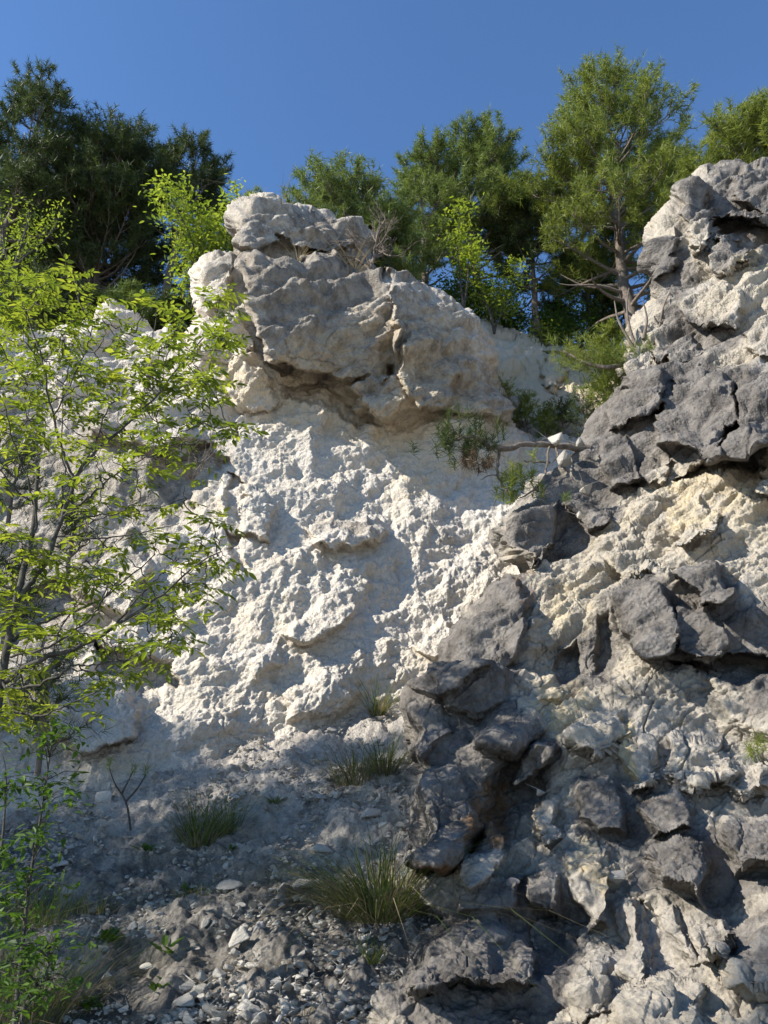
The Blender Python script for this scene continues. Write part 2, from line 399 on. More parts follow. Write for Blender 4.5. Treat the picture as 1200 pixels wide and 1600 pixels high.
def facets(p, scale, seed, tilt=1., step=.5, crack=.35, warp=.3, an=(1, 1, 1)):
    wv = np.stack([noise(p, scale * .9, seed + 1), noise(p, scale * .9, seed + 2), noise(p, scale * .9, seed + 3)], -1)
    q = (p + wv * scale * warp) * np.asarray(an, np.float32)
    F1, F2, pl, rr = voro(q, scale, seed)
    return (tilt * pl * .8 + step * (rr - .5) - crack * (1 - smooth01(F2 - F1, 0, .13))) * scale
def strat(p, a):
    """coordinates with the bedding turned by angle a in the x-z plane"""
    c, s = math.cos(a), math.sin(a); q = p.copy(); q[:, 0] = c * p[:, 0] + s * p[:, 2]; q[:, 2] = -s * p[:, 0] + c * p[:, 2]; return q

def cracks(p, scale, seed, wd=.03):
    F1, F2, pl, rr = voro(wrp(p, scale * .5, scale * .10, seed + 5), scale, seed)
    return (1 - smooth01(F2 - F1, 0, wd)) * smooth01(noise(p, scale * 2, seed + 9), -.2, .25)
def disp_cliff(p, v, fine):
    blk = smooth01(v, 680, 650)          # firmer rock in the block above the crumbling face
    st = strat(p, R(38)) * np.array([.7, 1, 1.25], np.float32)
    if not fine:
        d = .14 * fbm(p, 1.9, 3, 11)
        big = chips(wrp(st, .8, .14, 300), .85, 21, .6, 1.4, spread=.7) * .20
        gul = fbm(p * np.array([1.5, .35, .45], np.float32), .75, 4, 65, .55, True)
        return d + big + shards(st, .75, 4, 24, .50) * (.10 + .10 * blk) + gul * .09 * (1 - blk) + chips(st, .5, 31, .8, 1.6, spread=.9) * .30 * blk
    crumb = fbm(p, .24, 6, 61, .72)
    patch = smooth01(fbm(p, .8, 3, 72), -.3, .3)
    ck = cracks(strat(p, R(20)) * np.array([.7, 1, 1.3], np.float32), .6, 200)
    sl = slabs(st[:, 2] + .06 * fbm(p, .8, 3, 77), .16, 5)
    return shards(st, .18, 4, 44, .66) * (.024 + .016 * patch + .014 * blk) + crumb * (.036 * (1 - .5 * blk)) + chips(p, .085, 51, 1., 1.9, spread=1.1) * .22 * patch * (1 - .8 * blk) + sl * .035 * blk - ck * (.02 + .04 * blk) - .02 * cracks(p, .22, 230, .04) * blk
def disp_out(p, v, fine):
    st = strat(p, R(32)) * np.array([.62, .9, 1.35], np.float32)
    if not fine:
        d = .07 * fbm(p, 1.3, 3, 12)
        big = chips(wrp(st, .6, .08, 320), .55, 22, .7, 1.9, spread=.8) * .34
        low = smooth01(v, 980, 1120)
        return d + (big * (1 - .5 * low) + shards(st, .46, 4, 25, .50) * .125 * (1 - .30 * low))
    rough = smooth01(fbm(p, .45, 3, 71), -.3, .3)
    ck = cracks(st, .34, 210)
    sl = slabs(st[:, 2] + .035 * fbm(p, .5, 3, 78), .095, 6)
    return shards(st, .13, 4, 45, .62) * (.024 + .030 * rough) + chips(st, .10, 52, 1.1, 2.3, spread=1.1) * .30 * rough + chips(p, .04, 55, 1.1, 2.3, spread=1.1) * .35 * rough ** 2 + sl * .030 + .010 * fbm(p, .10, 5, 62, .7) - .045 * ck - .022 * cracks(p, .15, 220, .05)

# ---- the white face with the block above it
CLIFF_OUT = [(-90, 560), (-20, 512), (60, 520), (120, 512), (152, 500), (174, 474), (196, 492), (240, 530), (300, 545), (322, 500), (318, 455), (311, 428), (322, 408), (346, 404), (374, 412), (372, 388), (362, 355), (368, 335), (398, 312), (424, 305), (446, 319), (482, 330), (522, 337), (556, 350), (578, 372), (580, 412), (604, 424), (640, 438), (684, 462), (722, 490), (742, 520), (770, 556), (786, 610), (796, 664), (830, 690), (880, 690), (930, 700), (960, 900), (900, 1150), (760, 1330), (500, 1400), (100, 1400), (-90, 1400)]
CLIFF_CTRL = [(-90, 1400, 6.2), (200, 1400, 6.6), (600, 1400, 7.2), (900, 1400, 7.6), (-60, 1150, 7.0), (100, 1180, 7.1), (300, 1180, 7.4), (560, 1110, 7.9), (680, 1040, 8.3), (850, 1050, 8.6),
    (0, 900, 8.5), (200, 900, 8.5), (400, 900, 8.4), (600, 900, 8.9), (750, 900, 9.0), (900, 880, 9.2), (0, 700, 9.7), (180, 740, 9.4), (300, 690, 9.5), (420, 650, 9.75), (520, 670, 10.0), (640, 680, 10.1), (780, 710, 10.5), (900, 720, 10.6),
    (0, 545, 10.7), (150, 500, 10.8), (300, 560, 10.2), (330, 430, 10.4), (370, 520, 9.9), (450, 560, 9.95), (450, 450, 9.95), (560, 520, 9.9), (600, 450, 10.2), (660, 560, 10.1), (740, 620, 10.4), (790, 670, 10.7), (400, 340, 10.7), (440, 380, 10.8), (500, 350, 11.3), (560, 400, 11.5), (500, 410, 10.9), (620, 430, 10.6), (720, 500, 10.8)]
CLIFF_FEAT = [
    ([(388, 440), (430, 402), (500, 412), (560, 424), (604, 440), (616, 470), (622, 520), (618, 560), (606, 590), (570, 592), (520, 596), (470, 580), (424, 562), (408, 520), (396, 480)], .64, 8, (-.30, -.08)),
    ([(604, 430), (660, 450), (724, 492), (772, 560), (796, 668), (735, 652), (660, 640), (612, 655), (560, 638), (540, 600), (616, 580)], .42, 12, (-.2, .08)),
    ([(640, 520), (700, 540), (716, 600), (700, 645), (650, 640), (624, 600), (626, 540)], .22, 9),
    ([(366, 340), (424, 306), (470, 330), (540, 345), (575, 375), (540, 400), (470, 396), (436, 372), (400, 396), (370, 392)], .28, 12, (-.25, .2)),
    ([(470, 398), (540, 402), (590, 380), (586, 412), (540, 424), (480, 414)], -.25, 14),
    ([(312, 420), (345, 402), (372, 420), (366, 460), (346, 500), (322, 500)], .25, 12),
    ([(324, 512), (370, 500), (400, 540), (392, 562), (350, 568), (300, 560)], .16, 10),
    ([(440, 600), (520, 604), (560, 640), (600, 660), (560, 668), (500, 640), (430, 610)], -.22, 10),
    ([(350, 600), (400, 590), (440, 620), (420, 640), (370, 625)], .18, 8),
    ([(480, 830), (520, 812), (580, 812), (612, 830), (590, 850), (540, 870), (490, 865)], .28, 14, (0, .1)),
    ([(540, 900), (552, 960), (530, 985), (470, 1012), (440, 1000), (490, 950)], .18, 12, (0, .25)),
    ([(390, 1040), (440, 1010), (445, 1045), (400, 1070)], .14, 12),
    ([(440, 1090), (500, 1056), (560, 1080), (540, 1120), (450, 1130)], .18, 22),
    ([(340, 775), (390, 760), (430, 800), (415, 850), (360, 840)], .22, 8),
    ([(360, 740), (385, 760), (378, 850), (385, 910), (366, 900), (350, 800)], -.22, 8),
    ([(150, 620), (240, 610), (300, 660), (290, 720), (200, 700), (140, 680)], .35, 12, (0, .2)),
    ([(240, 700), (330, 690), (360, 730), (300, 790), (240, 770)], -.35, 12),
    ([(90, 1085), (150, 1065), (220, 1110), (210, 1160), (130, 1180), (85, 1150)], .35, 10, (0, .1)),
    ([(150, 1010), (270, 1040), (290, 1080), (220, 1090), (150, 1050)], -.4, 12),
    ([(120, 850), (200, 820), (240, 900), (200, 960), (130, 940)], .3, 14),
    ([(20, 950), (110, 900), (130, 960), (60, 1020), (10, 1030)], -.25, 14),
    ([(640, 1010), (690, 960), (720, 1000), (680, 1040)], .2, 10),
    ([(690, 660), (720, 645), (760, 665), (750, 700), (700, 690)], .15, 10)]
CLIFF_STAIN_SHADE = [
    ([(360, 400), (430, 395), (560, 410), (610, 440), (600, 480), (520, 500), (490, 545), (420, 550), (398, 470)], 0, 1.1, 30), ([(318, 405), (372, 300), (580, 340), (800, 600), (796, 668), (560, 640), (400, 560)], 0, .58, 20),
    ([(380, 340), (470, 325), (560, 345), (580, 400), (500, 405), (440, 350)], 0, .95, 16),  # patina plus painted shade in the recess beside the pinnacle
    ([(460, 395), (590, 390), (600, 425), (480, 420)], 0, .75, 10),
    ([(500, 810), (560, 812), (600, 832), (520, 850), (480, 835)], 0, .55, 14),
    ([(670, 800), (740, 820), (730, 870), (640, 830), (620, 820)], 0, .35, 20),
    ([(230, 700), (350, 690), (380, 730), (300, 800), (220, 780)], 0, .45, 20),
    ([(420, 520), (620, 480), (700, 500), (790, 660), (600, 660), (420, 600)], 1, .95, 30), ([(640, 440), (720, 490), (770, 560), (790, 660), (740, 650), (690, 540), (640, 480)], 0, .5, 26),
    ([(420, 600), (800, 650), (760, 720), (400, 680), (300, 640)], 1, .5, 30),
    ([(340, 560), (430, 560), (440, 640), (330, 620)], 1, .6, 20),
    ([(420, 560), (600, 590), (540, 612), (440, 580)], 0, .55, 8),
    ([(640, 700), (830, 690), (700, 780), (560, 790)], 1, .45, 26),
    ([(-90, 600), (200, 640), (330, 700), (290, 830), (180, 900), (100, 1180), (-90, 1200)], 0, .58, 60), (None, 0, .06, 0)]  # left face behind the ash: shade painted in as dark rock
cliff, _ = rock_mass('cliff_face', CLIFF_OUT, CLIFF_CTRL, CLIFF_FEAT, CLIFF_STAIN_SHADE, disp_cliff, step=1.45, band=80, back=4.0, edge=22, bulge=.45, mat=M['cliff'])

# ---- the ledge and pale bank behind the gap
BANK_OUT = [(640, 470), (700, 484), (736, 490), (768, 506), (810, 524), (850, 532), (890, 545), (940, 556), (1000, 560), (1080, 560), (1080, 720), (900, 730), (760, 730), (640, 700)]
BANK_CTRL = [(640, 470, 14.6), (736, 492, 15.0), (850, 535, 15.6), (960, 560, 15.2), (1080, 560, 15), (740, 560, 13.8), (850, 590, 14.0), (940, 610, 13.6), (800, 628, 13.2), (900, 630, 13.0), (1080, 640, 12.5), (800, 650, 12.0), (900, 660, 11.8), (800, 730, 10.8), (930, 720, 10.6), (1080, 720, 10.4), (640, 700, 11), (640, 600, 13.0)]
BANK_ST = [([(786, 640), (850, 655), (920, 668), (960, 700), (900, 760), (760, 760)], 0, .72, 10), ([(730, 560), (1000, 560), (1000, 640), (800, 625)], 1, .8, 40), (None, 1, .3, 0)]
def disp_bank(p, v, fine):
    if not fine:
        q = strat(p, R(20)); return .14 * fbm(p, 1.2, 3, 13) + chips(q, .7, 23) * .35 + chips(q, .25, 33, .8) * .4
    return shards(p, .2, 4, 46, .58) * .05 + .03 * fbm(p, .16, 4, 63, .65)
bank, _ = rock_mass('pale_bank', BANK_OUT, BANK_CTRL, [([(850, 560), (880, 548), (884, 580), (862, 612), (845, 600)], .35, 10)], BANK_ST, disp_bank, step=1.8, band=60, back=3, edge=12, bulge=.3, mat=M['cliff'])

# ---- the dark outcrop on the right
OUT_OUT = [(1420, 250), (1270, 262), (1180, 263), (1150, 260), (1104, 268), (1066, 288), (1058, 320), (1026, 344), (1012, 378), (1007, 408), (1024, 436), (1030, 472), (990, 508), (976, 556), (972, 600), (945, 638), (922, 668), (904, 700), (903, 722), (862, 745), (830, 785), (792, 812), (774, 836), (790, 866), (806, 890), (778, 916), (742, 956), (702, 1010), (664, 1076), (640, 1112), (630, 1160), (652, 1204), (652, 1262), (640, 1312), (628, 1350), (646, 1364), (692, 1368), (668, 1404), (700, 1440), (640, 1500), (596, 1570), (570, 1690), (1420, 1690)]
OUT_CTRL = [(570, 1690, 3.5), (900, 1690, 3.3), (1270, 1690, 3.1), (600, 1580, 3.9), (900, 1600, 3.6), (1200, 1600, 3.35), (640, 1350, 4.75), (780, 1380, 4.6), (900, 1350, 4.5), (1200, 1350, 4.1), (650, 1150, 5.4), (850, 1100, 5.35), (1050, 1100, 5.1), (1200, 1100, 4.75),
    (790, 870, 6.6), (1000, 850, 6.1), (1200, 850, 5.5), (910, 700, 7.3), (1050, 650, 6.9), (1200, 650, 6.3), (990, 520, 8.3), (1100, 520, 7.8), (1200, 500, 7.3), (1015, 390, 8.9), (1100, 400, 8.3), (1200, 380, 8.1), (1070, 290, 9.1), (1130, 290, 9.2), (1200, 265, 9.8), (1270, 300, 9.4), (1420, 300, 9.0), (1420, 700, 5.9), (1420, 1100, 4.3), (1420, 1690, 2.95)]
OUT_FEAT = [
    ([(800, 890), (742, 956), (664, 1076), (636, 1112), (634, 1170), (652, 1210), (640, 1310), (630, 1352), (692, 1366), (740, 1330), (790, 1200), (850, 1120), (836, 940)], .26, 14, (-.08, .02)),
    ([(945, 652), (985, 605), (1012, 580), (1040, 592), (1036, 626), (1000, 652), (950, 668)], .30, 7, (.25, .1)),
    ([(1020, 655), (1035, 622), (1066, 590), (1092, 578), (1146, 598), (1146, 640), (1130, 660), (1126, 716), (1086, 716), (1064, 690), (1024, 692)], .36, 7, (.1, .25)),
    ([(1040, 650), (1090, 645), (1130, 655), (1126, 720), (1080, 722), (1056, 690)], .18, 6, (0, .2)),
    ([(1182, 560), (1290, 548), (1290, 690), (1180, 712), (1132, 720), (1138, 670), (1150, 610)], .48, 8, (-.1, .15)),
    ([(1100, 712), (1180, 715), (1210, 700), (1200, 722), (1120, 745), (1050, 750)], -.28, 8),
    ([(944, 690), (984, 678), (1000, 730), (976, 742), (936, 742), (930, 712)], .26, 7, (0, .2)),
    ([(1006, 702), (1040, 700), (1036, 744), (1000, 738), (980, 728)], .20, 6),
    ([(776, 834), (792, 812), (850, 802), (872, 782), (866, 830), (834, 872), (800, 880)], .34, 6, (0, .25)),
    ([(800, 896), (745, 950), (696, 1018), (656, 1092), (692, 1096), (760, 1060), (808, 1010), (822, 950)], .16, 9, (.15, .1)),
    ([(640, 1112), (684, 1092), (706, 1140), (656, 1190), (628, 1168)], .16, 7, (0, .2)),
    ([(690, 1075), (740, 1050), (790, 1060), (790, 1100), (740, 1116), (700, 1110)], .16, 7),
    ([(738, 1130), (770, 1108), (830, 1100), (852, 1140), (830, 1168), (800, 1190), (742, 1172)], .20, 9, (0, .25)),
    ([(650, 1200), (700, 1190), (740, 1230), (756, 1290), (720, 1340), (690, 1370), (626, 1354), (640, 1300), (654, 1250)], .34, 10, (-.1, .2)),
    ([(780, 1180), (850, 1180), (860, 1260), (830, 1310), (770, 1300), (760, 1230)], -.24, 20),
    ([(700, 1310), (752, 1300), (750, 1370), (700, 1372)], -.12, 10),
    ([(838, 1170), (868, 1180), (846, 1208), (802, 1232), (796, 1222)], .34, 5),
    ([(728, 1382), (742, 1330), (764, 1284), (792, 1304), (782, 1350), (760, 1384), (738, 1404)], .34, 5, (.2, 0)),
    ([(836, 1250), (866, 1256), (876, 1310), (856, 1324), (838, 1300)], .22, 5),
    ([(640, 1512), (668, 1470), (706, 1440), (770, 1430), (820, 1432), (852, 1462), (836, 1530), (800, 1545), (720, 1540), (640, 1560)], .34, 9, (.0, .15)),
    ([(760, 1460), (800, 1440), (806, 1500), (790, 1524), (766, 1500)], -.10, 10),
    ([(720, 1400), (790, 1370), (820, 1380), (806, 1424), (760, 1434), (712, 1430)], .22, 8),
    ([(826, 1376), (872, 1364), (880, 1400), (856, 1424), (826, 1408)], .26, 7),
    ([(816, 1420), (870, 1404), (896, 1470), (870, 1500), (850, 1462)], -.18, 14),
    ([(972, 962), (1008, 934), (1052, 948), (1062, 990), (1042, 1020), (1016, 1036), (974, 992)], .34, 6, (.15, .15)),
    ([(1066, 878), (1108, 886), (1140, 928), (1128, 944), (1094, 940), (1066, 900)], .34, 5, (0, .3)),
    ([(1054, 950), (1104, 944), (1142, 1000), (1130, 1030), (1096, 1028), (1060, 1010)], .24, 6),
    ([(1040, 1030), (1100, 1032), (1150, 1020), (1190, 1010), (1160, 1050), (1080, 1050)], -.26, 8),
    ([(866, 1000), (896, 990), (900, 1024), (880, 1044), (862, 1030)], -.14, 12),
    ([(930, 970), (956, 972), (952, 1060), (930, 1040)], -.12, 10),
    ([(992, 1252), (1052, 1230), (1086, 1258), (1076, 1292), (1014, 1304)], .28, 7, (0, .2)),
    ([(904, 1222), (950, 1210), (974, 1240), (976, 1290), (930, 1300), (902, 1280)], .18, 7),
    ([(1120, 1272), (1180, 1252), (1280, 1250), (1280, 1350), (1140, 1350)], .26, 10, (0, .15)),
    ([(1000, 1330), (1060, 1310), (1110, 1340), (1104, 1392), (1036, 1376)], .30, 9, (0, .25)),
    ([(1060, 290), (1100, 272), (1122, 320), (1112, 360), (1092, 408), (1080, 372), (1062, 330)], .42, 8, (.1, .1)),
    ([(1110, 410), (1122, 358), (1172, 388), (1166, 424), (1130, 430)], .26, 6),
    ([(1124, 330), (1200, 350), (1290, 350), (1290, 410), (1200, 412), (1150, 390), (1128, 372)], -.65, 14),
    ([(1140, 280), (1200, 262), (1290, 262), (1290, 344), (1200, 330), (1150, 310)], .3, 10),
    ([(1010, 370), (1050, 350), (1064, 400), (1040, 440), (1012, 420)], .22, 8),
    ([(955, 1385), (990, 1390), (1012, 1500), (990, 1532), (962, 1500)], .12, 5, (.3, 0)),
    ([(1030, 1390), (1050, 1400), (1080, 1480), (1066, 1486), (1040, 1440)], .10, 4, (.3, 0)),
    ([(1000, 1390), (1026, 1400), (1050, 1490), (1030, 1510), (1008, 1450)], -.08, 6),
    ([(1180, 690), (1240, 690), (1240, 790), (1190, 780)], .2, 8),
    ([(1080, 1020), (1280, 1060), (1280, 1160), (1120, 1120)], .18, 16),
    ([(1040, 1150), (1120, 1130), (1150, 1180), (1090, 1230), (1040, 1210)], .22, 8),
    ([(900, 770), (950, 780), (946, 812), (905, 818), (880, 796)], .22, 6),
    ([(830, 1040), (870, 1030), (880, 1090), (840, 1096)], .12, 8),
    ([(1130, 1430), (1200, 1400), (1280, 1420), (1280, 1560), (1150, 1550)], .2, 12),
    ([(890, 1500), (940, 1480), (950, 1560), (900, 1590)], .2, 9),
    ([(880, 1330), (930, 1310), (960, 1350), (950, 1420), (900, 1430)], .2, 6, (.1, .2)),
    ([(1060, 1400), (1120, 1380), (1150, 1440), (1130, 1500), (1080, 1490)], .22, 6, (.1, .25)),
    ([(960, 1540), (1040, 1510), (1100, 1530), (1090, 1620), (980, 1620)], .24, 7, (0, .2)),
    ([(900, 1120), (960, 1100), (980, 1160), (930, 1190), (895, 1170)], .2, 6, (0, .3)),
    ([(960, 1170), (1020, 1160), (1034, 1215), (985, 1235)], .2, 5, (.1, .3)),
    ([(1120, 1160), (1180, 1150), (1200, 1210), (1150, 1240), (1118, 1210)], .2, 6, (0, .3)),
    ([(1040, 800), (1090, 780), (1130, 800), (1110, 840), (1050, 840)], .18, 5, (0, .3)),
    ([(960, 840), (1010, 850), (1030, 890), (980, 905), (950, 880)], .18, 5, (.1, .3)),
    ([(1060, 455), (1130, 440), (1170, 470), (1140, 505), (1070, 500)], .24, 6, (0, .3)),
    ([(1020, 520), (1080, 510), (1100, 545), (1050, 560), (1015, 550)], .22, 6, (0, .3)),
    ([(1150, 500), (1220, 490), (1230, 540), (1170, 550)], .24, 6, (0, .3))]
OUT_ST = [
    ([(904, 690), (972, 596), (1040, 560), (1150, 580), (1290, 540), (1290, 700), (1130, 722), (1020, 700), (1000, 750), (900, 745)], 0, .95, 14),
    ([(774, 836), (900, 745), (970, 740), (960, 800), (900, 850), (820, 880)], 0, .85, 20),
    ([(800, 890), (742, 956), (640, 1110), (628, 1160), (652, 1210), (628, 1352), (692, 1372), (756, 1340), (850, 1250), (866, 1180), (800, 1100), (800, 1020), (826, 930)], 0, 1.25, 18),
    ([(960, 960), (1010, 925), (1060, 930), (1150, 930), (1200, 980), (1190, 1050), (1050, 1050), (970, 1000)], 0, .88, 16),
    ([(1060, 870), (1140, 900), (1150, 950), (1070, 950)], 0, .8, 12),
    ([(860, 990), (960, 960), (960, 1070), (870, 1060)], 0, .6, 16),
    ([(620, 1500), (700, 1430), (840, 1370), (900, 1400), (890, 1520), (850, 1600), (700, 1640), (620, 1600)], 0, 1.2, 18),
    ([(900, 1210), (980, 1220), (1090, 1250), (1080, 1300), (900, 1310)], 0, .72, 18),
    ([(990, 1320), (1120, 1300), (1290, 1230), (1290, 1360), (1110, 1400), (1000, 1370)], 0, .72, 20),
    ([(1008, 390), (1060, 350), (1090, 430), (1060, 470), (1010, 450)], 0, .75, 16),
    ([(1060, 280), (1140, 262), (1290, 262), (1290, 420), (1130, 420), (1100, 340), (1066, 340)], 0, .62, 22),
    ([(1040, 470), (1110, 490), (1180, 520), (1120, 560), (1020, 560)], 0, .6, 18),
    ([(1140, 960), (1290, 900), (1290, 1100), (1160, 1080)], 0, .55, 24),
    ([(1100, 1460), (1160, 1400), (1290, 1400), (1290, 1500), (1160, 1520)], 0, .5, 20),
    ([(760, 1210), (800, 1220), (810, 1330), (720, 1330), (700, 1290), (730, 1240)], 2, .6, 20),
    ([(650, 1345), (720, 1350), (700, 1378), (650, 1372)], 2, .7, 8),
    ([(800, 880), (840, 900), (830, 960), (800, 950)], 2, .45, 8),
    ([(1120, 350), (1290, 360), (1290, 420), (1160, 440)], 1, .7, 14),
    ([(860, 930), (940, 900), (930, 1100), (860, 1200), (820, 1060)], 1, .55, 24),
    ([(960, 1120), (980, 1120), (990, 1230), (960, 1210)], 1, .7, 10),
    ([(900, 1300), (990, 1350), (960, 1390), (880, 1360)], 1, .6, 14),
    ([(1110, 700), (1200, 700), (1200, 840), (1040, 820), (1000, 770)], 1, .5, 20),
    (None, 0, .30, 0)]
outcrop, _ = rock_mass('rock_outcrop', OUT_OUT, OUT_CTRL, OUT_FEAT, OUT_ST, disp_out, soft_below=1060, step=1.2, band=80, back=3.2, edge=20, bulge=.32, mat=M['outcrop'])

# ------------------------------------------------------------------ scree slope, ground, hill
def scree_base(x, y):
    z = .80 + (y - 4.0) * .47 + .11 * x
    z = np.where(y < 2.6, .142 + .11 * x + (y - 2.6) * .2, z)
    return np.maximum(z, -.05 - .0 * x) + .35 * smooth01(-x, 3.0, 9.0)
def scree_h(x, y):
    x = np.asarray(x, float); y = np.asarray(y, float)
    p = np.stack([x, y, np.zeros_like(x)], -1)
    return scree_base(x, y) + .10 * fbm(p, 1.3, 4, 80) + .05 * fbm(p, .45, 3, 81)
us = np.arange(-160, 980, 2.0); ts = np.linspace(0, 1, 560)
ys = 2.6 * (10.0 / 2.6) ** ts
A, Y = np.meshgrid((us - 600) / F, ys); X = A * Y * 1.08
p = np.stack([X.ravel(), Y.ravel(), scree_h(X.ravel(), Y.ravel())], -1)
q = strat(p, R(25)); n_up = np.array([0, -.42, .9])
d = chips(q, .40, 101, .6) * .14 + shards(p, .26, 4, 48, .6) * .055 + chips(p, .065, 103, 1) * .45 + chips(p, .032, 104, 1) * .5
p = p + n_up * d[:, None]
nr, nc = A.shape; i = np.arange(nr * nc).reshape(nr, nc)
qd = np.stack([i[:-1, :-1], i[:-1, 1:], i[1:, 1:], i[1:, :-1]], -1).reshape(-1, 4)
mk = np.zeros((len(p), 4)); mk[:, 3] = 1
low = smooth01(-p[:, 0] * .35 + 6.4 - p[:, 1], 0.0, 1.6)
mk[:, 0] = .20 + .48 * low + .4 * fbm(p, .6, 4, 7); mk[:, 2] = .10 + .35 * smooth01(fbm(p, .8, 3, 8), .0, .4) * low; mk[:, 1] = .2 * fbm(p, .7, 3, 9)  # gravel darkened towards the lower left, painting in the shade there
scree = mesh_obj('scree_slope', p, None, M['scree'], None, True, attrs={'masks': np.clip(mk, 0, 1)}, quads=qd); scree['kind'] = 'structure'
# ground sheet to the horizon
gx = np.concatenate([-np.geomspace(900, 8, 30), np.linspace(-7.5, 7.5, 60), np.geomspace(8, 900, 30)])
gy = np.concatenate([-np.geomspace(900, 4, 30), np.linspace(-3.5, 12, 60), np.geomspace(13, 900, 30)])
GX, GY = np.meshgrid(gx, gy)
p = np.stack([GX.ravel(), GY.ravel(), 0 * GX.ravel()], -1)
cx = np.clip(p[:, 0], -9, 5)
p[:, 2] = np.where((p[:, 1] > 2.0) & (p[:, 1] < 12) & (np.abs(p[:, 0]) < 12), np.minimum(scree_base(cx, p[:, 1]) - .45, 2.5), -.25) + .08 * fbm(p, 3, 3, 14)
i = np.arange(GX.size).reshape(GX.shape); qd = np.stack([i[:-1, :-1], i[:-1, 1:], i[1:, 1:], i[1:, :-1]], -1).reshape(-1, 4)
g = mesh_obj('ground', p, None, M['floor'], None, True, quads=qd); g['kind'] = 'structure'
# hill top the trees stand on
def hill_h(x, y):
    x = np.asarray(x, float); y = np.asarray(y, float)
    edge = 9.9 + smooth01(x, 0, 3) * 1.5
    return edge + (y - 13) * .12 * (y > 13) + .25 * noise(np.stack([x, y, 0 * x], -1), 2.2, 15)
gx = np.concatenate([-np.geomspace(200, 14, 14), np.linspace(-13.5, 14, 90), np.geomspace(14.5, 200, 14)])
gy = np.concatenate([np.linspace(12.3, 26, 60), np.geomspace(27, 240, 14)])
GX, GY = np.meshgrid(gx, gy)
yy = GY + np.where(GX > .8, 2.6, 0) * smooth01(GX, .8, 1.9) * (GY < 26)
Z = hill_h(GX.ravel(), yy.ravel()).reshape(GX.shape)
Z[0] = -1.0; yy[0] = yy[1]
p = np.stack([GX.ravel(), yy.ravel(), Z.ravel()], -1)
i = np.arange(GX.size).reshape(GX.shape); qd = np.stack([i[:-1, :-1], i[:-1, 1:], i[1:, 1:], i[1:, :-1]], -1).reshape(-1, 4)
g = mesh_obj('hill', p, None, M['moss'], None, True, quads=qd); g['kind'] = 'structure'
#SECTION2

# ------------------------------------------------------------------ loose stones
def stone_mesh(name, seed, mat, flat=.5):
    r = np.random.default_rng(seed); bm = bmesh.new()
    pts = r.normal(size=(11, 3)); pts /= np.linalg.norm(pts, axis=1)[:, None]; pts *= (.75 + .35 * r.random((11, 1))); pts *= np.array([1, .75, flat])
    for q_ in pts: bm.verts.new(q_)
    bmesh.ops.convex_hull(bm, input=bm.verts[:], use_existing_faces=False)
    bmesh.ops.delete(bm, geom=[x for x in bm.verts if not x.link_faces], context='VERTS')
    bmesh.ops.bevel(bm, geom=bm.edges[:], offset=.07, segments=1, profile=.5, affect='EDGES')
    bmesh.ops.subdivide_edges(bm, edges=bm.edges[:], cuts=1, use_grid_fill=True)
    bmesh.ops.triangulate(bm, faces=bm.faces[:])
    co = np.array([v_.co[:] for v_ in bm.verts], np.float32)
    co2 = co * (1 + .13 * fbm(co + seed, .6, 3, seed))[:, None]
    for v_, c_ in zip(bm.verts, co2): v_.co = c_
    me = bpy.data.meshes.new(name); bm.to_mesh(me); bm.free(); me.materials.append(mat)
    return me
PALE = [stone_mesh('stone', 500 + k, M['stone'], [.5, .35, .7, .45, .6, .3][k % 6]) for k in range(9)]
DARK = [stone_mesh('dark_stone', 600 + k, M['darkstone'], .6) for k in range(3)]
def put_stone(loc, size, label, group=None, me=None, rot=None, cat='stone', name='stone'):
    o = bpy.data.objects.new(name, me or PALE[random.randrange(9)]); col.objects.link(o)
    o.location = loc; o.scale = (size, size, size)
    o.rotation_euler = rot or (random.uniform(-.5, .5) + .35, random.uniform(-.5, .5), random.uniform(0, 6.28))
    return tag(o, label, cat, group)
def on_scree(u, v):
    """where the ray of a photo pixel meets the slope"""
    a = P(u, v, 1.0) - np.array([0, 0, CAMZ]); t = np.linspace(2.2, 11, 900)
    X_ = a[0] * t; Y_ = a[1] * t; Z_ = CAMZ + a[2] * t
    k = np.argmax(Z_ < scree_h(X_, Y_)); return Vector((X_[k], Y_[k], float(scree_h(X_[k:k + 1], Y_[k:k + 1])[0])))
